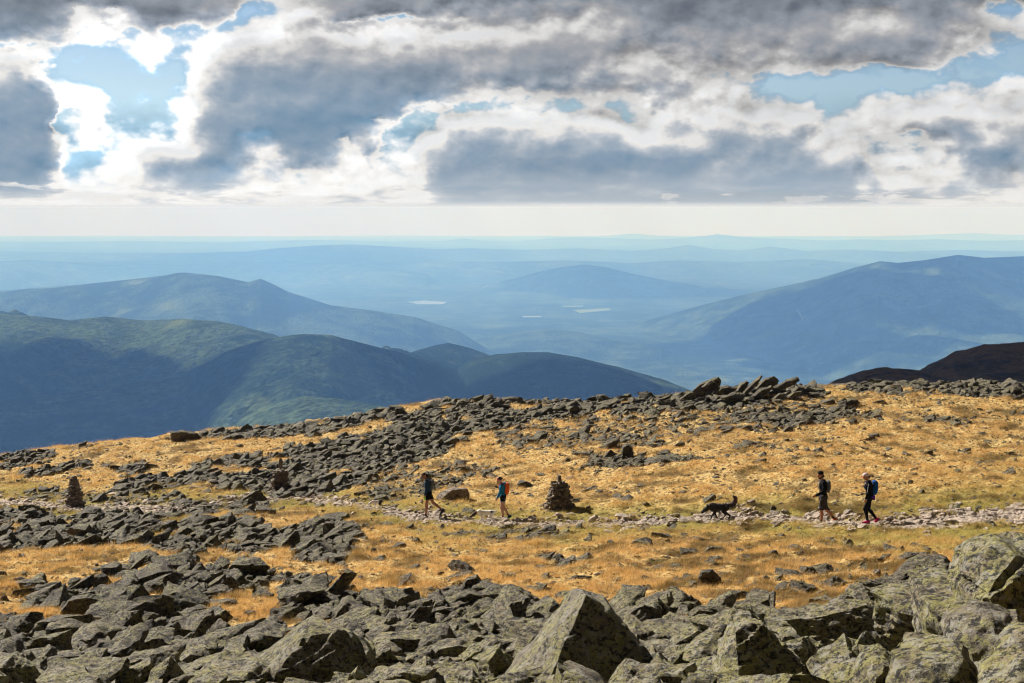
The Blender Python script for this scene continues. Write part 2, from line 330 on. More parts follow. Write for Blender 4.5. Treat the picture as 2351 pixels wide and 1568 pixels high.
def far_height(x, y):
    s = x/y
    z0 = valley_floor(x, y); z = z0
    wn = fbm(x/1500, y/1500, oct=5, seed=21); wm = fbm(x/3800, y/3800, oct=3, seed=31)
    for i, (km, sf, sb, rd, pts) in enumerate(RIDGES):
        pts = sorted(pts); ss = np.array([s_of(u, v) for u, v in pts]); tt = np.array([float(ray(u, v)[1]) for u, v in pts])
        yc0 = km*1000*(1 + 0.05*np.sin(ss*14 + i))
        zc = tt*yc0
        yc = np.interp(s, ss, yc0); zcrest = np.interp(s, ss, zc)
        zcrest = np.where(s < ss[0], zcrest - (ss[0]-s)*km*1000*0.6, zcrest); zcrest = np.where(s > ss[-1], zcrest - (s-ss[-1])*km*1000*0.6, zcrest)
        dy = y - yc
        rad = np.sqrt(dy*dy + rd*rd) - rd
        # spurs and gullies running down the slopes
        scale = np.clip((zcrest - z0)/400, 0, 1.4)
        gull = np.abs(fbm(x/(900 if km < 9 else 2200) + 0.15*dy/1000, y/(2600 if km < 9 else 5200), oct=4, seed=40+i))
        g2 = fbm(x/(320 if km < 9 else 1100), y/(500 if km < 9 else 1500), oct=4, seed=70+i)
        g3 = fbm(x/130, y/190, oct=3, seed=90+i) if km < 9 else 0.0
        drop = np.clip(rad/900, 0, 1.0)
        slope = np.where(dy < 0, sf, sb)*(1 + 0.25*wm)
        zi = zcrest - rad*slope + drop*scale*(330*(gull - 0.22) + 80*g2 + 26*g3) + 9*g2*scale*0.4
        k = 26.0 if km < 9 else 40.0
        m = np.maximum(z, zi); z = m + k*np.log(np.exp((z-m)/k) + np.exp((zi-m)/k)) - k*0.693*np.exp(-np.abs(z-zi)/k)
    return z
fs = np.linspace(-0.52, 0.52, 900)
fy = np.geomspace(2300, 97000, 860)
FX = fy[:, None]*fs[None, :]; FY = np.repeat(fy[:, None], len(fs), 1)
FZ = far_height(FX, FY)
# nearest rows dip out of sight below the shoulder of the mountain we stand on
me = mesh_np('hills', np.stack([FX, FY, FZ], -1).reshape(-1, 3), grid_faces(*FX.shape))
def far_mat():
    m, b, out = new_mat('forested_hills')
    p = b.new('ShaderNodeBsdfPrincipled'); b.l.new(p.outputs[0], out.inputs[0])
    g = b.new('ShaderNodeNewGeometry'); pos = g.outputs['Position']
    big = b.noise(pos, 0.0011, 5, 0.62)
    mid = b.noise(pos, 0.0048, 5, 0.65)
    vor = b.new('ShaderNodeTexVoronoi'); b.put(vor.inputs['Vector'], pos); vor.inputs['Scale'].default_value = 0.055
    vd = E(b, vor.outputs['Distance'])
    tree = b.noise(pos, 0.035, 4, 0.75)
    c = b.mix((big*0.55 + mid*0.55).step(0.48, 0.64), (0.012, 0.025, 0.019), (0.088, 0.125, 0.066))
    c = b.mix(tree.step(0.38, 0.62), b.mix(0.75, c, (0.010, 0.016, 0.010)), c)
    c = b.mix((b.noise(pos, 0.0022, 3, 0.5)).step(0.62, 0.74)*0.6, c, (0.17, 0.20, 0.08))
    b.put(p.inputs['Base Color'], c); p.inputs['Roughness'].default_value = 1.0; p.inputs['Specular IOR Level'].default_value = 0.0
    b.put(p.inputs['Normal'], bump(b, tree*0.8 + (1.0 - vd)*0.7, 0.7, 13.0))
    return m
M_FAR = far_mat()
link('hills', me, M_FAR, kind='structure')

def far_z(x, y): return float(far_height(np.array([x]), np.array([y]))[0])
# lakes, fields, the airstrip: flat sheets lying on the valley floor
def hit_far(u, v):
    s, t = ray(u, v)
    ys = np.geomspace(3000, 90000, 2400)
    zz = far_height(s*ys, ys); k = np.argmax(zz > t*ys)
    return float(ys[k])
def sheet(name, pts, mat, lift, **props):
    P = []
    for u, v in pts:
        y = hit_far(u, v); s, t = ray(u, v); P.append((s*y, y))
    P = np.array(P); zz = [far_z(*p) for p in P] + [far_z(*P.mean(0))]
    z = max(zz) + lift
    bm = bmesh.new(); n = len(P)
    # ragged shore
    ring = []
    for i in range(n):
        a, c = P[i], P[(i+1) % n]
        for k in range(6):
            q = a + (c-a)*k/6; q = q + 0.06*np.linalg.norm(c-a)*np.array([vnoise(q[0]/300, q[1]/300, seed=3), vnoise(q[0]/300, q[1]/300, seed=4)]) * (0 if 'runway' in name else 1)
            ring.append(q)
    top = [bm.verts.new((q[0], q[1], z)) for q in ring]; bot = [bm.verts.new((q[0], q[1], z-30)) for q in ring]
    bm.faces.new(top)
    for i in range(len(ring)): bm.faces.new((top[i], bot[i], bot[(i+1) % len(ring)], top[(i+1) % len(ring)]))
    bm.normal_update()
    me = bpy.data.meshes.new(name); bm.to_mesh(me); bm.free()
    return link(name, me, mat, **props)
m, b, out = new_mat('lake_water'); p = b.new('ShaderNodeBsdfPrincipled'); b.l.new(p.outputs[0], out.inputs[0])
p.inputs['Base Color'].default_value = (0.05, 0.07, 0.08, 1); p.inputs['Roughness'].default_value = 0.12
gg = b.new('ShaderNodeNewGeometry'); b.put(p.inputs['Normal'], bump(b, b.noise(gg.outputs['Position'], 0.5, 3, 0.6), 0.3, 0.3)); M_LAKE = m
M_FIELD = simple_mat('hay_field', (0.13, 0.17, 0.065), 1.0, (0.10, 0.14, 0.055), 0.01)
M_STRIP = simple_mat('pale_gravel_strip', (0.55, 0.50, 0.46), 0.9, (0.42, 0.39, 0.35), 0.02)
sheet('lake', [(934,694),(975,691),(1030,694),(1012,699),(960,699)], M_LAKE, 3.0, kind='structure')
sheet('lake', [(1198,727),(1243,726),(1240,729),(1202,729)], M_LAKE, 3.0, kind='structure')
sheet('lake', [(1860,608),(1930,607),(1925,610),(1865,610)], M_LAKE, 4.0, kind='structure')
sheet('lake', [(58,644),(82,643),(80,645.5),(60,645.5)], M_LAKE, 4.0, kind='structure')
sheet('field', [(1318,712),(1400,708),(1405,713),(1330,720)], M_FIELD, 2.0, kind='structure')
sheet('field', [(1290,703),(1340,702),(1338,705),(1292,706)], M_FIELD, 2.0, kind='structure')
sheet('runway', [(1829,714),(1831.5,714),(1846,746),(1842.5,746)], M_STRIP, 3.0, kind='structure')

# unseen clouds put above the frame, shaped to shade parts of the hills
def cloud_shadow(name, ground, zc, thick, seed, infl=1.0):
    """ground: shadow outline on the land (u, v[, y]); the cloud hangs towards the sun from it"""
    G = []
    for g in ground:
        u, v = g[:2]; y = g[2]*1000 if len(g) > 2 else hit_far(u, v)
        s, t = ray(u, v); G.append((s*y, y, t*y))
    G = np.array(G)
    while True:
        P = G + np.array(SUN)[None]*((zc - G[:, 2])/SUN.z)[:, None]
        if (zc - thick*0.5) / P[:, 1].max() > 0.185: break
        zc *= 1.05
    c = P.mean(0)
    n = 72; ang = np.linspace(0, 2*PI, n, endpoint=False)
    d2 = P[:, :2] - c[:2]
    # radial outline through the points
    pa = np.arctan2(d2[:, 1], d2[:, 0]); pr = np.hypot(d2[:, 0], d2[:, 1]); o = np.argsort(pa); pa, pr = pa[o], pr[o]
    R = np.interp(ang, np.r_[pa-2*PI, pa, pa+2*PI], np.r_[pr, pr, pr])*infl
    rows = 16; V = []
    for i in range(rows+1):
        f = -PI/2 + PI*i/rows
        for j in range(n):
            w = 1 + 0.18*float(fbm(np.cos(ang[j])*2.5+seed, np.sin(ang[j])*2.5, f*1.2, oct=4, seed=seed))
            r = R[j]*math.cos(f)**0.5*w if 0 < i < rows else 0.001
            hgt = thick*math.sin(f)*(0.25 if f < 0 else 1.0)
            hgt += thick*0.25*float(fbm(np.cos(ang[j])*r/900, np.sin(ang[j])*r/900, f, oct=3, seed=seed+5))
            V.append((c[0]+math.cos(ang[j])*r, c[1]+math.sin(ang[j])*r, zc+hgt))
    F = [(i*n+j, i*n+(j+1) % n, (i+1)*n+(j+1) % n, (i+1)*n+j) for i in range(rows) for j in range(n)]
    me = mesh_np(name, np.array(V), np.array(F))
    return me
M_CLOUD = simple_mat('shade_cloud_white', (0.85, 0.85, 0.86), 1.0, (0.78, 0.79, 0.82), 0.001, spec=0.0)
SHADE_CLOUDS = [
 ([(-200,830),(100,830),(300,800),(400,850),(450,930),(380,1010),(-200,1010)], 1500, 350, 1),
 ([(900,825),(1250,840),(1600,915),(1250,980),(980,930),(870,870)], 1500, 350, 2),
 ([(1480,790),(1620,772),(1900,768),(2300,768),(2350,800),(2000,818),(1750,825),(1550,812)], 2600, 300, 3),
 ([(1150,660),(1300,657),(1500,664),(1700,668),(1600,682),(1300,684)], 4600, 400, 4),
 ([(2080,622),(2200,602),(2450,602),(2450,630),(2200,645)], 3600, 300, 7),
 ([(1800,900,.45),(1850,880,.7),(2000,840,.8),(2250,770,.9),(2700,740,.9),(2700,930,.7),(2300,940,.4),(2000,930,.4)], 420, 90, 8),
]
# unseen small clouds added farther up to streak the hazy air with shade
for i in range(5):
    r_ = np.random.default_rng(900+i)
    u0 = 120 + i*210 + r_.uniform(-20, 20); v0 = r_.uniform(565, 610); w = r_.uniform(12, 20); hh = r_.uniform(5, 12)
    SHADE_CLOUDS.append(([(u0-w, v0), (u0, v0-hh), (u0+w, v0), (u0+w*.3, v0+hh)], 5200, 400, 20+i))
for g, zc, th, sd in SHADE_CLOUDS:
    link('shade_cloud', cloud_shadow('shade_cloud', g, zc, th, sd), M_CLOUD, kind='structure')
# ------------------------------------------------------------------ the summit ground, one sheet from the camera's feet over the shoulder
CTRL = [(0,1568,22),(600,1568,20),(1300,1568,18),(1900,1568,15),(2351,1568,11),
 (0,1430,29.5),(600,1420,28),(1200,1400,26.5),(1800,1410,25),(2351,1400,22),
 (0,1300,41),(700,1300,38.5),(1300,1290,37),(1900,1290,35.5),(2351,1290,33.5),
 (0,1230,52),(450,1230,50),(900,1235,46),
 (0,1153,72),(296,1165,68),(645,1152,67),(860,1166,61.5),(982,1183,57),(1141,1195,55.5),(1405,1202,53),(1700,1190,51.5),(1890,1203,49.8),(2351,1182,48.5),
 (2351,1110,56),(1800,1110,57),
 (2351,1050,66),(1800,1050,65),(1300,1050,71),(800,1060,78),(300,1085,84),(2351,960,81),(1800,960,82),(1300,980,86),
 (0,1066,92),(390,1012,96),(780,966,98),(1070,919,98),(1300,926,98),(1560,916,95),(1760,903,92),(2100,896,92),(2351,894,92),
 (-500,1130,92),(-500,1300,42),(-500,1568,23),(2900,905,92),(2900,1190,47),(2900,1500,12)]
CPTS = [place(u, v, y) for u, v, y in CTRL] + [np.array(p, float) for p in [(0,3,-2.1),(3.5,4,-2.2),(-3.5,4,-2.5),(0,10,-4.2),(4,8.5,-3.5),(-6,12,-5.1),(8,14,-4.6)]]
CPTS = np.array(CPTS)
RIM = np.array([(float(ray(u, v)[0]), y) for u, v, y in [(-500,1130,92),(0,1066,92),(390,1012,96),(780,966,98),(1070,919,98),(1300,926,98),(1560,916,95),(1760,903,92),(2100,896,92),(2351,894,92),(2900,905,92)]])
def _tps(r2): return 0.5*r2*np.log(r2 + 1e-9)
def _fit():
    P = CPTS[:, :2]/30.0; n = len(P)
    d2 = ((P[:, None]-P[None])**2).sum(-1)
    A = np.zeros((n+3, n+3)); A[:n, :n] = _tps(d2) + 0.004*np.eye(n)
    A[:n, n] = 1; A[:n, n+1:] = P; A[n, :n] = 1; A[n+1:, :n] = P.T
    return P, np.linalg.solve(A, np.r_[CPTS[:, 2], 0, 0, 0])
_P, _W = _fit()
def zbase(x, y):
    x = np.asarray(x, float); y = np.asarray(y, float); sh = x.shape
    xf, yf = x.ravel(), y.ravel()
    s = xf/np.maximum(yf, 1e-6); rim = np.interp(s, RIM[:, 0], RIM[:, 1])
    ye = np.minimum(yf, rim + 1.5); xe = s*ye
    xe = np.where(np.abs(s) > 0.72, np.sign(s)*0.72*ye, xe)
    out = np.full(len(xf), _W[-3])
    q = np.stack([xe, ye], 1)/30.0
    out += q @ _W[-2:]
    for k in range(len(_P)):
        out += _W[k]*_tps((q[:, 0]-_P[k, 0])**2 + (q[:, 1]-_P[k, 1])**2)
    d = np.maximum(yf - rim, 0)
    out -= np.where(d < 22, 0.0115*d*d, 0.0115*22*22 + (d-22)*0.506)
    return out.reshape(sh)

SCREE = [
 (1.0,[(-400,1345),(-50,1345),(60,1330),(120,1345),(160,1335),(250,1300),(330,1298),(420,1292),(520,1300),(600,1310),(700,1330),(800,1365),(900,1380),(1000,1375),(1060,1345),(1130,1345),(1250,1380),(1340,1365),(1450,1385),(1560,1403),(1700,1408),(1860,1412),(1960,1400),(2010,1375),(2080,1330),(2180,1300),(2290,1240),(2700,1180),(2700,2400),(-400,2400)]),
 (1.0,[(-100,1180),(60,1175),(150,1185),(240,1178),(340,1180),(370,1160),(430,1145),(520,1150),(600,1155),(620,1185),(570,1200),(640,1215),(760,1195),(820,1200),(845,1225),(800,1250),(830,1270),(780,1295),(700,1290),(640,1265),(600,1285),(500,1268),(400,1280),(340,1268),(160,1256),(60,1266),(-100,1275)]),
 (1.0,[(250,1105),(323,1092),(400,1095),(430,1060),(520,1050),(640,1040),(677,1010),(800,1000),(885,985),(930,950),(1000,925),(1070,905),(1150,900),(1300,905),(1480,905),(1560,905),(1600,920),(1560,940),(1440,955),(1380,960),(1300,955),(1230,975),(1120,985),(1067,1012),(990,1048),(911,1071),(860,1100),(780,1125),(729,1140),(640,1148),(573,1125),(470,1115),(416,1120),(300,1130)]),
 (.75,[(440,1000),(500,994),(640,968),(780,950),(920,935),(930,965),(800,985),(650,1005),(500,1014)]),
 (.8,[(-50,1045),(40,1040),(110,1035),(140,1055),(60,1072),(-50,1075)]), (.8,[(50,1090),(110,1070),(200,1055),(215,1070),(150,1088),(60,1100)]),
 (.8,[(245,1080),(290,1055),(335,1050),(350,1075),(300,1095)]),
 (.85,[(1900,880),(2351,870),(2600,870),(2600,915),(2351,915),(2200,904),(2060,904),(1960,897)]),
 (1.0,[(1480,930),(1560,905),(1640,880),(1900,880),(1890,905),(1800,925),(1700,935),(1560,945)]),
 (.6,[(1650,945),(1760,940),(1830,945),(1930,930),(2000,935),(2020,960),(1900,965),(1850,980),(1700,975)]),
 (.5,[(1320,1045),(1500,1030),(1560,1040),(1620,1050),(1540,1070),(1400,1070)]), (.4,[(1150,1000),(1300,990),(1480,1000),(1500,1015),(1300,1022)]),
 (.22,[(1120,975),(1400,955),(1700,930),(2000,915),(2050,970),(1800,990),(1500,1020),(1150,1040)]),
 (.45,[(1040,1215),(1140,1222),(1220,1215),(1330,1222),(1300,1245),(1180,1245),(1060,1240)]), (.5,[(1210,1270),(1290,1265),(1330,1290),(1230,1300)]),
 (.3,[(850,1080),(1050,1060),(1150,1075),(1000,1130),(800,1160)]), (.3,[(60,1130),(250,1120),(420,1135),(350,1158),(60,1150)]),
 (.35,[(2100,955),(2160,950),(2250,958),(2220,972),(2120,970)]),(.3,[(1680,1020),(1800,1015),(1820,1035),(1700,1040)]),
]
GRASSY = [[(-80,1330),(40,1332),(75,1370),(60,1395),(120,1400),(228,1425),(225,1440),(100,1444),(30,1434),(-80,1425)],
 [(500,1385),(536,1372),(600,1365),(665,1366),(655,1400),(675,1440),(640,1450),(590,1445),(536,1465),(505,1470),(490,1430)],
 [(180,1330),(290,1340),(270,1352),(200,1350)],[(640,1010),(760,1002),(780,1012),(660,1022)],[(1160,925),(1260,930),(1250,940),(1160,938)],
 [(480,1075),(620,1070),(640,1080),(500,1085)],[(560,1160),(620,1160),(600,1172),(550,1172)],[(370,1195),(440,1190),(430,1205),(370,1207)]]
TRAIL = [(-400,1150,18),(0,1153,17),(68,1158,16),(150,1165,13),(205,1166,13),(296,1166,18),(342,1168,22),(400,1165,18),(470,1158,12),(560,1148,10),(684,1143,9),(781,1151,11),(859,1167,13),(918,1179,15),(982,1186,17),(1056,1196,15),(1141,1200,15),(1215,1204,15),(1300,1205,17),(1405,1205,14),(1500,1197,12),(1569,1190,13),(1640,1187,13),(1706,1187,15),(1842,1196,17),(1979,1202,19),(2105,1198,22),(2200,1190,26),(2351,1180,30),(2800,1160,34)]
def inpoly(u, v, poly):
    c = np.zeros(u.shape, bool); n = len(poly)
    for i in range(n):
        (x1, y1), (x2, y2) = poly[i], poly[(i+1) % n]
        if y1 == y2: continue
        k = ((y1 > v) != (y2 > v)) & (u < (x2-x1)*(v-y1)/(y2-y1) + x1)
        c ^= k
    return c
def cover(x, y):
    """how stony the ground is, 0..1, and how near the trail"""
    z = zbase(x, y); u, v = project(x, y, z)
    n1 = fbm(x/1.3, y/2.2, oct=3, seed=3); n2 = fbm(x/1.3, y/2.2, oct=3, seed=4)
    sc = np.clip(60/np.maximum(y, 8), .7, 3)
    uu = u + 26*n1*sc; vv = v + 9*n2*sc
    D = np.full(np.shape(u), 0.09)
    for d, poly in SCREE: D = np.maximum(D, d*inpoly(uu, vv, poly))
    for poly in GRASSY: D = np.where(inpoly(uu, vv, poly), 0.05, D)
    pocket = fbm(x/1.5+9, y/2.4, oct=3, seed=77)
    D = np.where((pocket > .44) & (y > 24), D*.12, D)
    T = np.array(TRAIL, float)
    tv = np.interp(u, T[:, 0], T[:, 1]); tw = np.interp(u, T[:, 0], T[:, 2])
    td = np.abs(v - tv + 3*n1) / tw * 2 / (1 + 0.45*n2)     # <1 on the trail
    return D, td
def zground(x, y):
    z = zbase(x, y)
    return z
def hit(u, v):
    """where the sight line meets the ground"""
    s, t = ray(u, v); s = float(s); t = float(t)
    ys = np.r_[np.linspace(4, 110, 1060)]
    d = zbase(s*ys, ys) - t*ys
    k = np.where((d[1:] >= 0) & (d[:-1] < 0))[0]
    if len(k) == 0: return 96.0
    k = k[0]; f = d[k]/(d[k]-d[k+1])
    return float(ys[k] + f*(ys[k+1]-ys[k]))

gs_ = np.r_[np.linspace(-1.2, -0.46, 60)[:-1], np.linspace(-0.46, 0.46, 840), np.linspace(0.46, 1.2, 60)[1:]]
gy_ = np.r_[np.linspace(1.2, 14, 60)[:-1], np.geomspace(14, 50, 330)[:-1], np.linspace(50, 101, 230)[:-1], np.geomspace(101, 2600, 60)]
GX = gy_[:, None]*gs_[None, :]; GY = np.repeat(gy_[:, None], len(gs_), 1)
D, TD = cover(GX, GY)
stony = sstep(0.15, 0.75, D); ontrail = 1 - sstep(0.75, 1.15, TD)
GZ = zbase(GX, GY)
near = 1 - sstep(100, 130, GY)
hum = fbm(GX/0.9, GY/0.8, oct=4, seed=11); hum2 = fbm(GX/3.4, GY/3.0, oct=3, seed=12)
rough = fbm(GX/0.35, GY/0.35, oct=3, seed=13)
def micro(x, y, stony, ontrail):
    h = fbm(x/0.9, y/0.8, oct=4, seed=11); h2 = fbm(x/3.4, y/3.0, oct=3, seed=12); r = fbm(x/0.35, y/0.35, oct=3, seed=13)
    g = 0.15*h + 0.12*h2 + 0.09*r
    return (g*(1-stony) + (0.10*r + 0.08*h - 0.14)*stony)*(1-ontrail) + ontrail*(-0.07 + 0.02*r)
GZ = GZ + micro(GX, GY, stony, ontrail)*near + (1-near)*3.0*fbm(GX/40, GY/40, oct=4, seed=15)*sstep(130, 400, GY)
me = mesh_np('ground', np.stack([GX, GY, GZ], -1).reshape(-1, 3), grid_faces(*GX.shape))
add_attr(me, 'stony', stony); add_attr(me, 'trail', ontrail)
green = np.exp(-((TD-1.8)/4.2)**2)*(1-0.4*(hum > 0.2))
add_attr(me, 'green', green)
GU, GV = project(GX, GY, GZ)
moss = inpoly(GU + 50*hum, GV + 14*hum2, [(1330,1270),(1600,1235),(1900,1240),(2150,1270),(2120,1320),(1900,1335),(1500,1350),(1350,1320)])*sstep(0.0, 0.25, fbm(GX/0.8, GY/0.6, oct=3, seed=19)) + inpoly(GU+40*hum, GV+12*hum2, [(60,1270),(250,1275),(420,1290),(380,1330),(100,1320)])*sstep(0.1, 0.3, fbm(GX/0.8, GY/0.6, oct=3, seed=20))
moss = np.maximum(moss, 0.85*sstep(.15, .40, fbm(GX/1.4, GY/1.0, oct=4, seed=23)))
add_attr(me, 'moss', moss)
def ground_mat():
    m, b, out = new_mat('alpine_turf')
    p = b.new('ShaderNodeBsdfPrincipled'); b.l.new(p.outputs[0], out.inputs[0])
    g = b.new('ShaderNodeNewGeometry'); pos = g.outputs['Position']
    n1 = b.noise(pos, 1.1, 5, 0.65); n2 = b.noise(pos, 6.0, 5, 0.7); n3 = b.noise(pos, 28.0, 3, 0.7)
    grass = b.mix(n1.step(0.35, 0.65), (0.54, 0.36, 0.125), (0.66, 0.48, 0.20))
    grass = b.mix((b.noise(pos, 8.5, 3, 0.6)*0.7 + n2*0.3).step(0.47, 0.58)*0.95, grass, (0.10, 0.05, 0.014))
    gr2 = b.mix(n2.step(0.4, 0.7), (0.24, 0.20, 0.03), (0.10, 0.10, 0.018))
    grass = b.mix(b.attr('green')*0.8, grass, gr2)
    mo = b.mix(n2.step(0.4, 0.65), (0.10, 0.032, 0.008), (0.075, 0.075, 0.010))
    grass = b.mix(b.attr('moss')*0.9, grass, mo)
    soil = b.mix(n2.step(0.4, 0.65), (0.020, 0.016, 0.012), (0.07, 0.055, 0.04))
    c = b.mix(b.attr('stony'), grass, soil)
    tr = b.mix((n2*0.5+n3*0.5).step(0.4, 0.62), (0.26, 0.20, 0.155), (0.68, 0.56, 0.46))
    c = b.mix(b.attr('trail'), c, tr)
    b.put(p.inputs['Base Color'], c); p.inputs['Roughness'].default_value = 0.95; p.inputs['Specular IOR Level'].default_value = 0.15
    b.put(p.inputs['Normal'], bump(b, n2*0.6+n3*0.4, 0.9, 0.08))
    return m
M_GROUND = ground_mat()
link('ground', me, M_GROUND, kind='structure')
def gz(x, y):
    """finished height of the ground sheet at a point"""
    x = np.atleast_1d(np.asarray(x, float)); y = np.atleast_1d(np.asarray(y, float))
    D, TD = cover(x, y)
    return zbase(x, y) + micro(x, y, sstep(0.15, 0.75, D), 1 - sstep(0.75, 1.15, TD))

# dark alpine shoulder behind the rim on the right
def shoulder():
    n, k = 260, 150
    s = np.linspace(-0.1, 0.75, n); y = np.geomspace(300, 2600, k)
    Xs = y[:, None]*s[None]; Ys = np.repeat(y[:, None], n, 1)
    def ridge(pts, yc, sf, sb, rd):
        ss = np.array([s_of(u, v) for u, v in pts]); zc = np.array([float(ray(u, v)[1])*yc for u, v in pts])
        zz = np.interp(s, ss, zc)[None]; dy = Ys - yc; rad = np.sqrt(dy*dy+rd*rd)-rd
        return zz - rad*np.where(dy < 0, sf, sb)
    a = ridge([(1000,1400),(1700,990),(1860,915),(1920,889),(1960,872),(2020,857),(2060,853),(2110,853),(2160,862),(2260,885),(2500,960)], 560, .22, .5, 60)
    c = ridge([(1500,1200),(1900,960),(2020,905),(2106,853),(2140,838),(2200,812),(2270,798),(2351,788),(2460,775),(2700,760),(3200,750)], 760, .26, .5, 90)
    zz = np.maximum(a, c) + 5*fbm(Xs/60, Ys/60, oct=5, seed=61) + 2.2*fbm(Xs/14, Ys/14, oct=3, seed=62)
    return mesh_np('hill', np.stack([Xs, Ys, zz], -1).reshape(-1, 3), grid_faces(k, n))
m, b, out = new_mat('stony_heath'); p = b.new('ShaderNodeBsdfPrincipled'); b.l.new(p.outputs[0], out.inputs[0])
g = b.new('ShaderNodeNewGeometry'); pos = g.outputs['Position']
n1 = b.noise(pos, 0.03, 6, 0.7); n2 = b.noise(pos, 0.25, 5, 0.75)
b.put(p.inputs['Base Color'], b.mix((n1*0.6+n2*0.4).step(0.42, 0.58), (0.10, 0.088, 0.088), (0.34, 0.22, 0.15)))
p.inputs['Roughness'].default_value = 1.0; p.inputs['Specular IOR Level'].default_value = 0.1
b.put(p.inputs['Normal'], bump(b, n2, 0.9, 3.0))
link('hill', shoulder(), m, kind='structure')
# ------------------------------------------------------------------ rocks
def rock_mat(name, pale=0.0, lichen=1.0, warm=0.0):
    m, b, out = new_mat(name)
    p = b.new('ShaderNodeBsdfPrincipled'); b.l.new(p.outputs[0], out.inputs[0])
    g = b.new('ShaderNodeNewGeometry'); pos = g.outputs['Position']
    tc = b.new('ShaderNodeTexCoord')
    tint = b.attr('tint')
    oi = b.new('ShaderNodeObjectInfo')
    rnd = b.m('FRACT', tint + E(b, oi.outputs['Random']))
    # layered schist: noise drawn out along the bedding
    mp = b.new('ShaderNodeMapping'); b.l.new(pos, mp.inputs[0]); mp.inputs['Rotation'].default_value = (0.25, math.radians(28), 0.3); mp.inputs['Scale'].default_value = (1.0, 1.0, 5.5)
    lay = b.noise(mp.outputs[0], 5.0, 6, 0.68, 0.6)
    n1 = b.noise(pos, 2.3, 4, 0.6); n2 = b.noise(pos, 19.0, 5, 0.72); n3 = b.noise(pos, 60.0, 3, 0.7)
    if pale:
        lo, hi = (0.30, 0.235, 0.18), (0.78, 0.62, 0.48)
    else:
        lo, hi = (0.024, 0.017, 0.010), (0.46, 0.37, 0.23)
    n4 = b.noise(pos, 42.0, 4, 0.75)
    if warm: lo, hi = (0.12, 0.085, 0.055), (0.60, 0.46, 0.33)
    c = b.mix((lay*0.5 + n2*0.25 + n4*0.25).step(0.435, 0.565), lo, hi)
    c = b.mix(rnd*(0.25 if pale else 0.6), c, tuple(0.5*(a+d)*0.55 for a, d in zip(lo, hi)))
    c = b.mix((rnd.step(0.86, 0.97))*0.55, c, (0.30, 0.25, 0.20))
    if lichen:
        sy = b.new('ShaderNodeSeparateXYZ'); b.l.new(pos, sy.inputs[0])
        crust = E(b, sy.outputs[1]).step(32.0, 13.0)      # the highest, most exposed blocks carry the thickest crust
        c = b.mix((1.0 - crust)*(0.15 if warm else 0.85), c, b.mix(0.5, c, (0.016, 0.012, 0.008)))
        lf = (n2*0.55 + n1*0.35 + n3*0.2) + crust*0.05 - 0.012
        c = b.mix(lf.step(0.545, 0.62)*(crust*0.35 + 0.5)*lichen, c, (0.34, 0.31, 0.105))
        c = b.mix(b.noise(pos, 6.0, 5, 0.7).step(0.50, 0.58)*(crust*0.5 + 0.12), c, (0.46, 0.43, 0.36))
        v = b.new('ShaderNodeTexVoronoi'); b.put(v.inputs['Vector'], pos); v.inputs['Scale'].default_value = 22
        c = b.mix((0.30 - E(b, v.outputs['Distance'])).step(0.0, 0.08)*(n1.step(0.46, 0.56))*0.8*lichen, c, (0.50, 0.47, 0.14))
        c = b.mix(b.noise(pos, 13.0, 5, 0.75).step(0.52, 0.58)*0.9, c, (0.014, 0.013, 0.012))
        c = b.mix(b.noise(pos, 33.0, 2, 0.6).step(0.66, 0.72)*0.5, c, (0.42, 0.41, 0.38))
    b.put(p.inputs['Base Color'], c); p.inputs['Roughness'].default_value = 0.82; p.inputs['Specular IOR Level'].default_value = 0.35
    b.put(p.inputs['Normal'], bump(b, lay*0.6 + n2*0.6 + n4*0.4 + n3*0.15, 1.0, 0.10))
    return m
M_ROCK = rock_mat('lichened_schist'); M_PALE = rock_mat('worn_pale_stone', pale=1, lichen=0); M_CAIRN = rock_mat('cairn_stone', pale=0, lichen=0.15, warm=1)

def hull_mesh(Q, L, loops=7):
    """convex hull with crisp arrises, cut finely enough to take surface detail -> V, F, N"""
    bm = bmesh.new()
    for q in Q: bm.verts.new(q)
    r = bmesh.ops.convex_hull(bm, input=list(bm.verts))
    junk = [g for g in list(r['geom_interior']) + list(r['geom_unused']) if isinstance(g, bmesh.types.BMVert)]
    bmesh.ops.delete(bm, geom=list(set(junk)), context='VERTS')
    for _ in range(loops if L else 0):
        ed = [e for e in bm.edges if e.calc_length() > L]
        if not ed: break
        bmesh.ops.subdivide_edges(bm, edges=ed, cuts=1); bmesh.ops.triangulate(bm, faces=[f for f in bm.faces if len(f.verts) > 3])
    bmesh.ops.recalc_face_normals(bm, faces=list(bm.faces)); bm.normal_update()
    bm.verts.index_update()
    V = np.array([v.co[:] for v in bm.verts]); N = np.array([v.normal[:] for v in bm.verts]); F = np.array([[v.index for v in f.verts] for f in bm.faces]); bm.free()
    return V, F, N
CA28, SA28 = math.cos(math.radians(26)), math.sin(math.radians(26))
def weather(P, N, s, rough, seed, bedtilt=True):
    o = seed*1.7; X_, Y_, Z_ = P[:, 0]/s, P[:, 1]/s, P[:, 2]/s
    k = fbm(X_*2.6+o, Y_*2.6, Z_*4, oct=5, seed=seed, gain=.55)
    bed = (Z_*CA28 - X_*SA28) if bedtilt else Z_
    ph = bed*9 + 1.2*fbm(X_*1.6, Y_*1.6+o, bed*3, oct=3, seed=seed+2)
    saw = ph - np.floor(ph); ledge = np.where(saw < .78, saw/.78, (1-saw)/.22) - .5
    chip = np.minimum(0, fbm(X_*4+o, Y_*4, Z_*7, oct=3, seed=seed+5) + .12)
    return P + N*((k*1.3 + ledge*.55 + chip*1.6)*rough*s)[:, None]
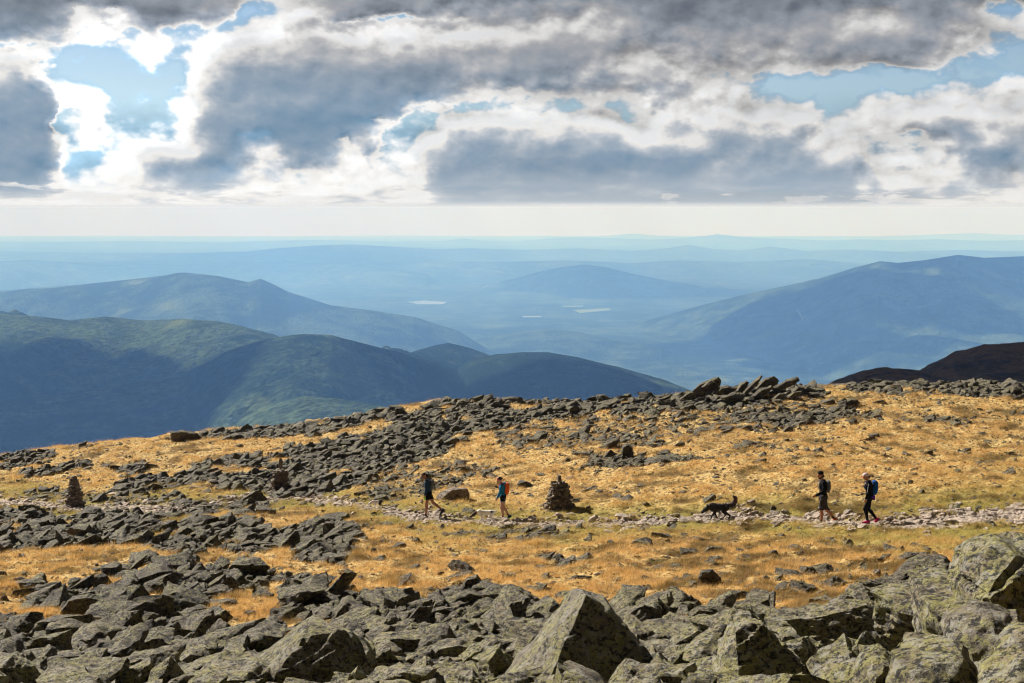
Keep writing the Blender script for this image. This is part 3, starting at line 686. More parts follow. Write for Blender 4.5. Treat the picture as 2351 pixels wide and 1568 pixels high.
def rock_shape(seed, level, squash=0.5, rough=0.06, planes=13):
    """level 2: far, bare hull; 3: light detail; 4, 5: full detail"""
    r_ = np.random.default_rng(seed)
    n = 11 if level == 2 else 15
    Q = r_.normal(size=(n, 3)); Q /= np.linalg.norm(Q, axis=1)[:, None]; Q = np.sign(Q)*np.abs(Q)**.7; Q /= np.abs(Q).max(1)[:, None]**.6
    Q = Q*np.array([1.0, r_.uniform(.55, .9), squash*1.15]); Q[:, 0] += Q[:, 2]*r_.uniform(-.5, .5)
    V, F, N = hull_mesh(Q, {2: 0, 3: .45, 4: .19, 5: .10}[level])
    if level >= 3: V = weather(V, N, 1.6, rough*(.35 if level == 3 else .5), seed, False)
    return V, F
def finish(me, ang=32):
    me.set_sharp_from_angle(angle=math.radians(ang)); return me
def poly_rock(name, pts, level=5, raw=False, depth=None, rough=0.03, y=None, sink=0.25, seed=1):
    """a rock whose outline was measured in the photograph; it gets its own distance, size and thickness"""
    us = [p[0] for p in pts]; vs = [p[1] for p in pts]
    uc, vb = sum(us)/len(us), max(vs)
    if y is None: y = hit(uc, min(vb, 1560))
    pxm = y/FPX
    wid = (max(us)-min(us))*pxm; hgt = (max(vs)-min(vs))*pxm
    if depth is None: depth = 0.5*(wid+hgt)*0.75
    if len(pts[0]) == 2: y = y + depth*0.5
    r_ = np.random.default_rng(seed); Q = []
    A = np.array([place(p_[0], p_[1], p_[2] if len(p_) > 2 else y) for p_ in pts]); c = A.mean(0)
    for a in A:
        if raw:      # flat front face, body behind it
            q = c + (a-c)*r_.uniform(.8, .95); q[1] = a[1] + depth*r_.uniform(.8, 1.1); Q += [a, q, a + np.array([0, 0, -.5]) if a[2] < c[2] else a]; continue
        f1, f2 = r_.uniform(.55, .98), r_.uniform(.5, .95); y1, y2 = r_.uniform(.25, .55)*depth, r_.uniform(.25, .55)*depth
        Q.append(a); 
        q = c + (a-c)*f1; q[1] = a[1] - y1; Q.append(q)
        q = c + (a-c)*f2; q[1] = a[1] + y2; Q.append(q)
        
        if sink >= 0: q = a.copy(); q[0] = c[0] + (q[0]-c[0])*.9; q[2] = min(q[2], c[2]) - sink - .25*hgt; Q.append(q)
    Q = np.array(Q); cen = Q.mean(0); s = max(wid, hgt, .3)
    V, F, N = hull_mesh(Q - cen, s/{4: 9, 5: 20, 6: 40}[level], 9)
    V = weather(V, N, s, rough*.95, seed)
    me = mesh_np(name, V, F); finish(me, 30)
    return me, Vector(cen)
BOXES = []     # ground taken by large rocks: (x, y, r)
def hero(name, label, pts, group=None, mat=None, category='boulder', **kw):
    me, base = poly_rock(name, pts, **kw)
    add_attr(me, 'tint', np.full(len(me.vertices), rng.uniform(0, 0.8)))
    BOXES.append((base.x, base.y, 0.35*(max(p[0] for p in pts)-min(p[0] for p in pts))*base.y/FPX))
    return link(name, me, mat or M_ROCK, loc=base, label=label, category=category, group=group)
H = hero
H('boulder','tall pointed dark boulder with a steep shaded front face in the bottom scree',[(1345,1366,17.7),(1314,1372,18.3),(1403,1392,17.9),(1442,1440,17.6),(1480,1512,17.35),(1500,1640,17.0),(1225,1640,16.75),(1095,1640,17.7)],level=6,raw=True,depth=.8,rough=.020,seed=11)
H('boulder','broad low sunlit boulder with a domed lichen top at the bottom left of centre',[(562,1535),(640,1482),(705,1438),(790,1446),(856,1500),(870,1590),(700,1640),(570,1640)],level=6,depth=1.9,y=19.2,rough=.03,seed=12)
H('boulder','dark thick slab leaning at the edge of the orange grass above the pointed boulder',[(1106,1354),(1125,1344),(1180,1350),(1244,1376),(1248,1396),(1130,1402),(1108,1386)],level=5,depth=.7,seed=13)
H('boulder','squarish grey boulder standing on end in the grass left of the dark slab',[(1060,1345),(1070,1326),(1096,1318),(1106,1334),(1103,1352),(1066,1358)],level=5,seed=14)
H('boulder','flat dark slab resting behind the squarish boulder in the grass',[(1018,1328),(1042,1317),(1082,1313),(1092,1322),(1060,1334),(1030,1335)],level=4,seed=15)
H('boulder','dark rugged pyramid boulder at the bottom right of centre with pale lichen flecks',[(1640,1640,14.3),(1655,1510,14.7),(1688,1448,14.7),(1714,1431,14.8),(1750,1432,14.8),(1800,1478,14.7),(1846,1535,14.5),(1895,1640,14.2),(1700,1640,14.0)],level=6,raw=True,depth=.8,rough=.045,seed=16)
H('boulder','big rough grey boulder rising at the right edge above all other near rocks',[(2196,1312,10.6),(2240,1258,10.7),(2284,1228,10.8),(2351,1234,10.9),(2520,1245,10.9),(2520,1500,10.5),(2300,1480,10.4),(2210,1400,10.4)],level=6,depth=1.3,rough=.05,seed=17)
H('boulder','long pale ledge of rock running left from the big rough boulder',[(2096,1330,11.4),(2130,1318,11.5),(2200,1328,11.3),(2262,1342,11.0),(2295,1392,10.6),(2190,1415,10.6),(2112,1372,11.0)],level=6,depth=.9,rough=.04,seed=18)
H('boulder','black lichened rock wedged under the left tip of the pale ledge',[(2006,1362,12.6),(2050,1350,12.6),(2100,1352,12.5),(2134,1378,12.4),(2110,1402,12.3),(2030,1396,12.5)],level=5,depth=.6,rough=.05,seed=19)
H('boulder','rounded yellow-green lichen boulder below the pale ledge at right',[(2172,1455,9.6),(2188,1408,9.7),(2240,1385,9.8),(2335,1400,9.8),(2365,1475,9.5),(2280,1530,9.3),(2190,1520,9.4)],level=6,depth=.7,rough=.05,seed=20)
H('boulder','large rounded yellow-spotted boulder in the bottom right corner, second from the edge',[(2036,1590,8.5),(2058,1512,8.6),(2108,1476,8.8),(2170,1461,8.8),(2214,1470,8.8),(2240,1525,8.6),(2245,1650,8.4),(2040,1650,8.3)],level=6,depth=.7,rough=.03,seed=21)
H('boulder','upright lichen rock left of the large yellow-spotted boulder',[(1958,1560,10.7),(1990,1502,10.8),(2018,1480,10.9),(2046,1500,10.8),(2066,1560,10.6),(2075,1650,10.4),(1965,1650,10.4)],level=6,depth=.55,rough=.05,seed=22)
H('boulder','nearest pale boulder cut off by the bottom right corner',[(2272,1520,7.4),(2330,1444,7.6),(2400,1420,7.7),(2500,1430,7.7),(2520,1660,7.3),(2300,1660,7.1),(2240,1590,7.2)],level=6,depth=.6,rough=.04,seed=23)
H('boulder','blocky dark boulder alone on the left skyline',[(390,1008),(391,991),(420,988),(452,993),(462,1004),(440,1013)],level=5,seed=24,rough=.05)
H('boulder','small dark boulder on the far left skyline',[(22,1060),(25,1049),(48,1047),(58,1056),(50,1064)],level=4,seed=25)
H('boulder','dark boulder on the skyline left of the middle ridge',[(905,948),(908,936),(922,935),(932,944),(928,952)],level=4,seed=26)
H('boulder','long flat lichened slab along the lower edge of the orange grass',[(1574,1408),(1600,1394),(1662,1396),(1720,1415),(1716,1428),(1640,1432),(1580,1420)],level=5,depth=.6,seed=27,rough=.04)
H('boulder','pale flat slab beside the grass edge, right of the long lichened slab',[(1746,1426),(1768,1409),(1856,1402),(1852,1420),(1800,1434)],level=5,depth=.6,seed=28,rough=.04)
H('boulder','thin tilted slab at the grass tip above the dark right pyramid',[(1944,1420),(1998,1405),(2038,1404),(2022,1420),(1962,1428)],level=5,depth=.5,seed=29)
H('boulder','pale yellow boulder sitting alone in the orange grass',[(1600,1332),(1610,1311),(1636,1307),(1656,1324),(1645,1341),(1610,1343)],level=5,seed=30,rough=.05,mat=M_ROCK)
H('boulder','grey mottled boulder in the grass farther up from the pale yellow one',[(1612,1270),(1626,1253),(1656,1254),(1668,1264),(1628,1276)],level=5,seed=31)
H('boulder','upright pointed pale rock just right of the big pointed boulder',[(1474,1424),(1490,1386),(1510,1373),(1540,1400),(1548,1428)],level=5,seed=32,rough=.04)
H('boulder','long slanting slab between the pointed boulder and the dark pyramid',[(1526,1522,18.2),(1598,1472,18.4),(1660,1434,18.6),(1700,1446,18.6),(1692,1482,18.4),(1660,1502,18.3),(1548,1542,18.0)],level=6,depth=.7,rough=.03,seed=33)
H('boulder','grey upright boulder alone on the golden slope above the cairn',[(1424,1046),(1428,1024),(1440,1017),(1452,1025),(1454,1044)],level=4,seed=34)
H('boulder','broad pale boulder behind the leading hiker in the dark blue jacket',[(1000,1146),(1008,1130),(1038,1119),(1072,1121),(1080,1138),(1060,1150)],level=5,seed=35,mat=M_CAIRN)
H('boulder','long white stone lying on the grass at the left',[(434,1122),(438,1115),(470,1119),(472,1125),(450,1126)],level=4,seed=36,mat=M_PALE,depth=.25)
H('boulder','rust-coloured stone at the foot of the middle cairn',[(1349,1196),(1354,1187),(1368,1180),(1374,1186),(1366,1197)],level=4,seed=37,mat=M_PALE)
H('boulder','wide grey slab in the trail between the two right hikers',[(1905,1190),(1918,1178),(1950,1175),(1978,1182),(1970,1194),(1930,1197)],level=5,seed=38,depth=.5,mat=M_PALE,y=51.3,sink=.1)
H('boulder','large pale boulder in the bottom left corner',[(-60,1640),(-40,1525),(30,1505),(82,1530),(98,1600),(60,1650)],level=6,depth=1.0,y=19.6,seed=39,rough=.03)
H('boulder','flat topped boulder in the lower left scree, right of the grass patch',[(140,1400),(160,1372),(205,1362),(250,1372),(240,1400),(180,1412)],level=5,seed=40,rough=.03)
H('boulder','long pale slab near the bottom left with its top facing the sun',[(120,1542),(170,1528),(245,1520),(252,1550),(190,1562),(130,1562)],level=5,seed=41,rough=.03)
H('boulder','peaked boulder with two faces low in the left scree',[(310,1610),(350,1540),(392,1505),(425,1555),(430,1620),(370,1650)],level=5,seed=42,y=19.8,rough=.03)
H('boulder','wide lichened boulder left of the broad domed one',[(430,1560),(480,1530),(590,1522),(640,1545),(600,1580),(520,1600),(440,1590)],level=5,y=19.0,seed=43,depth=1.0,rough=.03)
H('boulder','steep dark rock in the bottom scree left of the pointed boulder',[(1035,1600),(1055,1550),(1085,1538),(1150,1575),(1170,1640),(1040,1640)],level=5,y=17.0,seed=44,rough=.04)
H('boulder','rounded lichen boulder between the domed one and the pointed one',[(975,1500),(1000,1478),(1060,1465),(1110,1480),(1100,1505),(1020,1515)],level=5,seed=45,rough=.03)

# bedrock slabs of the outcrop on the ridge, all dipping the same way
oc = place(1745, 905, 91.0); out_root = empty('rock_outcrop', oc, label='jagged outcrop of tilted dark slabs breaking the ridge line', category='outcrop')
SL = [([(1588,900),(1605,881),(1640,866),(1649,864),(1656,873),(1653,888),(1620,907)],90.6),([(1634,906),(1650,888),(1672,884),(1692,890),(1682,907)],89.6),
 ([(1688,898),(1700,881),(1712,874),(1721,878),(1702,902)],91.4),([(1698,908),(1722,881),(1747,862),(1752,864),(1737,884),(1712,910)],90.8),
 ([(1726,900),(1754,869),(1777,862),(1790,874),(1781,887),(1736,905)],91.2),([(1768,894),(1800,876),(1831,865),(1836,872),(1821,882),(1784,898)],90.2),
 ([(1812,906),(1826,892),(1850,884),(1848,902)],91.5),([(1772,916),(1788,902),(1802,903),(1804,913),(1785,920)],88.4),([(1838,893),(1852,887),(1876,895),(1892,907),(1862,914)],91.0),
 ([(1652,912),(1688,899),(1712,905),(1702,922),(1665,926)],88.8),([(1803,914),(1822,899),(1841,897),(1837,909),(1815,918)],88.2),([(1722,911),(1744,891),(1771,885),(1766,901),(1740,915)],89.4),
 ([(1560,915),(1580,900),(1610,893),(1625,908),(1590,920)],91.5),([(1740,880),(1762,866),(1768,868),(1752,884)],91.6),([(1610,888),(1632,872),(1640,876),(1622,894)],90.0)]
for i, (pts, y) in enumerate(SL):
    me, base = poly_rock('slab', pts, level=5, depth=.75, rough=.035, y=y, sink=-1, seed=60+i)
    add_attr(me, 'tint', np.full(len(me.vertices), rng.uniform(0, .7)))
    link('slab', me, M_ROCK, parent=out_root, loc=np.array(base)-oc)
BOXES.append((oc[0], oc[1]-1.5, 1.0))

# ---- loose rocks. The 250 or so that show largest are things of their own, the rest is the scree
SH = {lv: [rock_shape(100+i, lv, squash=[.26,.42,.33,.52][i % 4], rough=.10) for i in range(14)] for lv in (2, 3, 4)}
def rot_xyz(a, b_, c):
    ca, sa, cb, sb, cc, sc_ = np.cos(a), np.sin(a), np.cos(b_), np.sin(b_), np.cos(c), np.sin(c)
    R = np.empty((len(a), 3, 3))     # Rz(c) first, then Rx(a), then Ry(b): yaw, then the common dip
    Rz = np.zeros((len(a), 3, 3)); Rz[:, 0, 0] = cc; Rz[:, 0, 1] = -sc_; Rz[:, 1, 0] = sc_; Rz[:, 1, 1] = cc; Rz[:, 2, 2] = 1
    Rx = np.zeros_like(Rz); Rx[:, 0, 0] = 1; Rx[:, 1, 1] = ca; Rx[:, 1, 2] = -sa; Rx[:, 2, 1] = sa; Rx[:, 2, 2] = ca
    Ry = np.zeros_like(Rz); Ry[:, 1, 1] = 1; Ry[:, 0, 0] = cb; Ry[:, 0, 2] = sb; Ry[:, 2, 0] = -sb; Ry[:, 2, 2] = cb
    return Ry @ Rx @ Rz
def scatter(n, y0, y1, smed, per, seed):
    r_ = np.random.default_rng(seed)
    y = np.sqrt(r_.uniform(y0*y0, y1*y1, n)); s = r_.uniform(-.40, .42, n); x = s*y
    D, TD = cover(x, y)
    keep = (r_.random(n) < D) & ((TD > 1.0) | (r_.random(n) < .06))
    for bx, by, br in BOXES: keep &= (x-bx)**2 + ((y-by)*.8)**2 > br*br
    x, y, D = x[keep], y[keep], D[keep]
    a = smed*np.exp(r_.normal(0, per, len(x))); a = np.clip(a, .045, .62)
    a = np.where(D < .2, a*.62, a)
    return x, y, a, D
parts = [scatter(6500, 5.5, 14, .11, .55, 1), scatter(46000, 12, 33, .085, .70, 2), scatter(80000, 33, 68, .090, .66, 3), scatter(125000, 66, 99.5, .102, .64, 4)]
rx, ry, ra, rD = (np.concatenate([p_[i] for p_ in parts]) for i in range(4))
keepoff = [(1890,1205,49.8),(2000,1208,49.2),(985,1186,57),(1155,1197,56),(1110,1203,54.9),(1650,1182,52),(1137,1178,60),(1283,1182,57),(172,1186,70),(645,1152,74)]
for u, v, y in keepoff:
    q = place(u, v, y); k = (np.abs(rx-q[0]) < .9) & (ry > q[1]-(4 if y < 65 else 1.2)) & (ry < q[1]+.8)
    ra = np.where(k, np.minimum(ra, .07), ra)
rz = gz(rx, ry)
dense = rD > .6
rz = rz + ra*np.where(dense, rng.uniform(-.02, .50, len(ra)), rng.uniform(-.12, .12, len(ra)))
n = len(rx)
pitch = rng.normal(.05, .16, n); dip = rng.normal(-.28, .22, n); yaw = rng.uniform(0, 2*PI, n)
dip = np.where((rng.random(n) < .2) & (ra < .3), rng.normal(.1, .5, n), dip)
R = rot_xyz(pitch, dip, yaw); shp = rng.integers(0, 14, n); tint = rng.random(n)
uu, vv = project(rx, ry, rz); vis = (uu > -20) & (uu < 2371) & (vv < 1600)
score = np.where(vis, ra/ry, 0); order = np.argsort(-score)
NBIG = 240
big = order[:NBIG]; rest = order[NBIG:]
print('rocks', n, 'rest', len(rest))
def zone(u, v, y, D):
    if D < .2:
        if v > 1215: return 'lone rock lying in the orange grass below the trail', 'rocks in the grass below the trail'
        return 'lone rock lying in the golden grass above the trail', 'rocks in the grass above the trail'
    if y < 13.5: return 'lichened rock among the nearest boulders at the lower right', 'nearest rocks at the lower right'
    if v > 1290:
        if u < 560: return 'schist rock in the scree at the bottom left', 'rocks of the bottom left scree'
        if u < 1120: return 'schist rock in the bottom scree between the grass patch and the pointed boulder', 'rocks of the bottom middle scree'
        if u < 1700: return 'schist rock in the bottom scree beside the tall pointed boulder', 'rocks around the pointed boulder'
        return 'schist rock in the bottom scree right of the dark pyramid boulder', 'rocks right of the dark pyramid'
    if v > 1165 and u < 900: return 'dark rock in the stone field below the two left cairns', 'rocks below the left cairns'
    if v > 1165: return 'rock in the small stony patch just below the trail', 'rocks of the patch below the trail'
    return 'dark rock in the stone field under the ridge', 'rocks under the ridge'
mcache = {}
def big_mesh(i):
    if i not in mcache:
        P, F = rock_shape(300+i, 5, squash=[.28,.42,.34,.50,.30][i % 5], rough=.085)
        me = mesh_np('rock', P, F); finish(me, 30); add_attr(me, 'tint', np.full(len(P), rng.random())); me.materials.append(M_ROCK); mcache[i] = me
    return mcache[i]
for c, k in enumerate(big):
    lab, grp = zone(uu[k], vv[k], ry[k], rD[k])
    o = bpy.data.objects.new('rock', big_mesh(c % 26)); COL.objects.link(o)
    M = Matrix([list(r__) for r__ in R[k]]).to_4x4()
    o.matrix_world = Matrix.Translation((rx[k], ry[k], rz[k])) @ M @ Matrix.Scale(float(ra[k]), 4)
    o['label'] = lab; o['category'] = 'rock'; o['group'] = grp
def merge(idx, lv, name, mat, **props):
    Vs, Fs, Ts = [], [], []; off = 0
    for j in range(14):
        ks = idx[shp[idx] == j]
        if len(ks) == 0: continue
        P, F = SH[lv][j]
        A = np.einsum('kij,nj->kni', R[ks], P)*ra[ks][:, None, None] + np.stack([rx[ks], ry[ks], rz[ks]], 1)[:, None, :]
        Vs.append(A.reshape(-1, 3)); Fs.append((F[None] + (np.arange(len(ks))*len(P))[:, None, None] + off).reshape(-1, 3)); Ts.append(np.repeat(tint[ks], len(P)))
        off += len(ks)*len(P)
    return np.concatenate(Vs), np.concatenate(Fs), np.concatenate(Ts)
pxs = ra[rest]/ry[rest]*1422*2
g4 = merge(rest[pxs > 17], 4, '', None); g3 = merge(rest[(pxs <= 17) & (pxs > 8)], 3, '', None); g2 = merge(rest[pxs <= 8], 2, '', None)
Vs = np.concatenate([g4[0], g3[0], g2[0]]); Fs = np.concatenate([g4[1], g3[1]+len(g4[0]), g2[1]+len(g4[0])+len(g3[0])]); Ts = np.concatenate([g4[2], g3[2], g2[2]])
me = mesh_np('scree', Vs, Fs); finish(me, 35); add_attr(me, 'tint', Ts)
link('scree', me, M_ROCK, kind='stuff', label='countless smaller dark schist stones filling the stone fields')

# ---- worn stones of the trail
def trail_stones():
    r_ = np.random.default_rng(5); n = 15000
    T = np.array(TRAIL, float)
    u = r_.uniform(-30, 2400, n); off = r_.normal(0, .45, n)*(1 + .35*np.sin(u/37) + .25*np.sin(u/13+2))
    v = np.interp(u, T[:, 0], T[:, 1]) + off*np.interp(u, T[:, 0], T[:, 2])
    # sight line -> ground, solved for all at once
    s, t = ray(u, v); y = np.full(n, 55.0)
    for _ in range(30):
        z = zbase(s*y, y); e = z - t*y; y = np.clip(y - e/ (0.0 - 0.0 + -t - 0.14*-1.0 + 1e-3) * 0 - e*6.0, 30, 95)
    ok = np.abs(zbase(s*y, y) - t*y) < .12
    x, y, u, off = (s*y)[ok], y[ok], u[ok], off[ok]
    a = .042*np.exp(r_.normal(0, .55, len(x))); edge = np.abs(off) > .42
    a = np.where(edge & (r_.random(len(x)) < .25), a*2.4, a); a = np.where((u > 2080) & (r_.random(len(x)) < .5), a*1.7, a)
    a = np.clip(a, .02, .26)
    z = gz(x, y) + a*.1
    return x, y, z, a
tx, ty, tz, ta = trail_stones()
n0 = len(rx); rx, ry, rz, ra = np.r_[rx, tx], np.r_[ry, ty], np.r_[rz, tz], np.r_[ra, ta]
m_ = len(tx); R = np.concatenate([R, rot_xyz(rng.normal(0, .12, m_), rng.normal(-.08, .15, m_), rng.uniform(0, 2*PI, m_))]); shp = np.r_[shp, rng.integers(0, 14, m_)]; tint = np.r_[tint, rng.random(m_)]
idx = np.arange(n0, n0+m_)
pu, pv = project(tx, ty, tz)
sc_k = np.where((pu > -10) & (pu < 2360), ta, 0); o_ = np.argsort(-sc_k)
print('trail stones', m_)
g3 = merge(idx[o_[26:][ta[o_[26:]] > .08]], 3, '', None); g2 = merge(idx[o_[26:][ta[o_[26:]] <= .08]], 2, '', None)
me = mesh_np('trail_gravel', np.concatenate([g3[0], g2[0]]), np.concatenate([g3[1], g2[1]+len(g3[0])])); finish(me, 35); add_attr(me, 'tint', np.concatenate([g3[2], g2[2]]))
link('trail_gravel', me, M_PALE, kind='stuff', label='pale worn stones and gravel of the walking trail')
for c, q in enumerate(o_[:26]):
    P, F = rock_shape(500+c, 4, squash=.32, rough=.09); me = mesh_np('trail_stone', P, F); finish(me, 30); add_attr(me, 'tint', np.full(len(P), rng.uniform(0, .6)))
    o = link('trail_stone', me, M_PALE, category='stone', label='worn flat pale slab set along the trail', group='flat slabs along the trail')
    k = n0 + q
    o.matrix_world = Matrix.Translation((rx[k], ry[k], rz[k])) @ Matrix([list(r__) for r__ in R[k]]).to_4x4() @ Matrix.Scale(float(ra[k]), 4)
# ------------------------------------------------------------------ sedge: one sheet of uncountable blades
def grass():
    r_ = np.random.default_rng(42); n = 250000
    # more tufts where they show larger
    y = np.exp(r_.uniform(math.log(15), math.log(101), n)); s = r_.uniform(-.41, .41, n); x = s*y
    D, TD = cover(x, y)
    keep = (D < .5) & (TD > 1.0) & (r_.random(n) > D*1.2) | (r_.random(n) < .03*(TD > 1.1))
    keep &= ~((y < 24) & (D > .5) & (r_.random(n) < .9))
    clump = fbm(x/0.9, y/0.8, oct=4, seed=11)
    keep &= r_.random(n) < (.62 + 1.5*clump)
    for bx, by, br in BOXES: keep &= (x-bx)**2 + (y-by)**2 > (br*.8)**2
    x, y, D, TD = x[keep], y[keep], D[keep], TD[keep]; n = len(x); clump = clump[keep]
    z = gz(x, y); print('tufts', n)
    nb = 30
    X = np.repeat(x, nb) + r_.normal(0, .07, n*nb)*np.repeat(.6 + y/60, nb); Y = np.repeat(y, nb) + r_.normal(0, .08, n*nb)*np.repeat(.6+y/60, nb); Zb = np.repeat(z, nb) - .015
    h = np.repeat(.05 + .06*r_.random(n) + .05*np.clip(clump, 0, 1), nb)*r_.uniform(.5, 1.2, n*nb)*np.repeat(.8 + y/130, nb)
    c2 = fbm(x/.24, y/.22, oct=2, seed=33); h = h*np.repeat(np.clip(1 + 1.3*c2, .35, 1.9), nb)
    wd = r_.uniform(.0013, .0028, n*nb)*np.repeat(.6 + y/45, nb)
    az = r_.uniform(0, 2*PI, n*nb); lean = h*r_.uniform(.1, 1.0, n*nb)
    wind = 0.2
    dx = np.cos(az)*lean + h*wind; dy = np.sin(az)*lean
    px, py = -np.sin(az)*wd, np.cos(az)*wd
    V = np.empty((n*nb, 3, 3))
    V[:, 0] = np.stack([X-px, Y-py, Zb], 1); V[:, 1] = np.stack([X+px, Y+py, Zb], 1); V[:, 2] = np.stack([X+dx, Y+dy, Zb+h*.9], 1)
    F = np.arange(n*nb*3).reshape(-1, 3)
    me = mesh_np('grass', V.reshape(-1, 3), F, smooth=False)
    green = np.exp(-((TD-1.8)/4.2)**2)*(1-.4*(clump > .2))
    u, v = project(x, y, z); h2 = fbm(x/3.4, y/3.0, oct=3, seed=12)
    moss = inpoly(u+50*clump, v+14*h2, [(1330,1270),(1600,1235),(1900,1240),(2150,1270),(2120,1320),(1900,1335),(1500,1350),(1350,1320)])*sstep(0, .25, fbm(x/.8, y/.6, oct=3, seed=19))
    moss = np.maximum(moss, .85*sstep(.15, .40, fbm(x/1.4, y/1.0, oct=4, seed=23)))
    add_attr(me, 'green', np.repeat(green, nb*3)); add_attr(me, 'moss', np.repeat(moss, nb*3)); add_attr(me, 'tint', np.repeat(r_.random(n*nb), 3))
    return me
m, b, out = new_mat('sedge_blades')
p = b.new('ShaderNodeBsdfPrincipled'); tl = b.new('ShaderNodeBsdfTranslucent'); mx = b.new('ShaderNodeMixShader'); mx.inputs[0].default_value = 0.42
b.l.new(p.outputs[0], mx.inputs[1]); b.l.new(tl.outputs[0], mx.inputs[2]); b.l.new(mx.outputs[0], out.inputs[0])
t_ = b.attr('tint'); g = b.new('ShaderNodeNewGeometry'); nn = b.noise(g.outputs['Position'], 0.9, 4, 0.6)
c = b.mix(t_, (0.80, 0.475, 0.135), (0.93, 0.61, 0.22)); c = b.mix(nn.step(0.5, 0.72)*0.5, c, (0.74, 0.54, 0.26)); n5 = b.noise(g.outputs['Position'], 3.2, 4, 0.65); c = b.mix((0.5 - n5).step(0.0, 0.12)*0.45, c, (0.38, 0.20, 0.05))
c = b.mix(t_.step(0.86, 0.98)*0.6, c, (0.80, 0.62, 0.36)); c = b.mix((0.16 - t_).step(0, 0.1)*0.7, c, (0.17, 0.09, 0.02))
c = b.mix(b.noise(g.outputs['Position'], 8.5, 3, 0.6).step(0.49, 0.58)*0.55, c, (0.25, 0.115, 0.025)); c = b.mix(b.attr('green')*0.75, c, b.mix(t_, (0.30, 0.29, 0.05), (0.50, 0.44, 0.11)))
c = b.mix(b.attr('moss')*0.85, c, b.mix(t_, (0.20, 0.07, 0.015), (0.16, 0.15, 0.02)))
b.put(p.inputs['Base Color'], c); b.put(tl.inputs[0], c); p.inputs['Roughness'].default_value = 0.6; p.inputs['Specular IOR Level'].default_value = 0.25
link('grass', grass(), m, kind='stuff', label='dry golden alpine sedge covering the summit flats')
# ------------------------------------------------------------------ people, dogs, cairns: smooth bodies grown from a skeleton
def p_cone(a, b_, ra, rb, k=.02): return ('c', np.array(a, float), np.array(b_, float), ra, rb, k)
def p_ell(c, r, ry=0.0, k=.02, rz=0.0): return ('e', np.array(c, float), np.array(r, float), ry, k, rz)
def p_box(c, hf, rd, ry=0.0, k=.01): return ('b', np.array(c, float), np.array(hf, float), rd, ry, k)
def _rot(P, ry, rz=0.0):
    c, s = math.cos(ry), math.sin(ry)
    x = P[..., 0]*c - P[..., 2]*s; z = P[..., 0]*s + P[..., 2]*c; y = P[..., 1]
    if rz: c, s = math.cos(rz), math.sin(rz); x, y = x*c + y*s, -x*s + y*c
    return np.stack([x, y, z], -1)
def _dist(pr, P):
    if pr[0] == 'c':
        _, a, b_, ra, rb, k = pr; ab = b_-a; L = max(ab @ ab, 1e-9)
        t = np.clip(((P-a) @ ab)/L, 0, 1); return np.linalg.norm(P - a - t[..., None]*ab, axis=-1) - (ra + (rb-ra)*t)
    if pr[0] == 'e':
        _, c, r, ry, k, rz = pr; q = _rot(P-c, ry, rz); k0 = np.linalg.norm(q/r, axis=-1); k1 = np.linalg.norm(q/(r*r), axis=-1)
        return k0*(k0-1)/np.maximum(k1, 1e-6)
    _, c, hf, rd, ry, k = pr; q = np.abs(_rot(P-c, ry)) - (hf-rd)
    return np.linalg.norm(np.maximum(q, 0), axis=-1) + np.minimum(q.max(-1), 0) - rd
def _bb(pr):
    if pr[0] == 'c': _, a, b_, ra, rb, k = pr; r = max(ra, rb); return np.minimum(a, b_)-r, np.maximum(a, b_)+r
    c = pr[1]; r = np.linalg.norm(pr[2]) if pr[0] == 'b' or pr[3] else pr[2]; return c-r, c+r
def grow(prims, h=.009, infl=0.0, cuts=(), wrinkle=0.0, wseed=0, wfreq=14, sub=()):
    """one continuous surface round the skeleton pieces; cuts: (point, normal) keeps the side the normal points away from"""
    lo = np.min([_bb(p)[0] for p in prims], 0) - infl - 3*h; hi = np.max([_bb(p)[1] for p in prims], 0) + infl + 3*h
    n = np.ceil((hi-lo)/h).astype(int) + 1
    F = np.full(n, 1.0, np.float32)
    for pr in prims:
        k = pr[-1] if pr[0] != 'e' else pr[4]
        a, c = _bb(pr); mg = infl + k + 2.5*h
        i0 = np.maximum(np.floor((a-mg-lo)/h).astype(int), 0); i1 = np.minimum(np.ceil((c+mg-lo)/h).astype(int)+1, n)
        ax = [lo[d] + h*np.arange(i0[d], i1[d]) for d in range(3)]
        P = np.stack(np.meshgrid(*ax, indexing='ij'), -1)
        d = _dist(pr, P) - infl; S = F[i0[0]:i1[0], i0[1]:i1[1], i0[2]:i1[2]]
        hh = np.maximum(k - np.abs(S-d), 0)/k
        F[i0[0]:i1[0], i0[1]:i1[1], i0[2]:i1[2]] = np.minimum(S, d) - hh*hh*k*.25
    if cuts or wrinkle or sub:
        ax = [lo[d] + h*np.arange(n[d]) for d in range(3)]
        P = np.stack(np.meshgrid(*ax, indexing='ij'), -1)
        if wrinkle:
            near_ = np.abs(F) < .05; Q = P[near_]; F[near_] += wrinkle*fbm(Q[:, 0]*wfreq, Q[:, 1]*wfreq, Q[:, 2]*wfreq*.8, oct=2, seed=wseed)
        for pt, nr in cuts:
            nr = np.array(nr, float)/np.linalg.norm(nr); F = np.maximum(F, (P-np.array(pt)) @ nr)
        for pr in sub: F = np.maximum(F, -_dist(pr, P))
    return surfnet(F, lo, h)
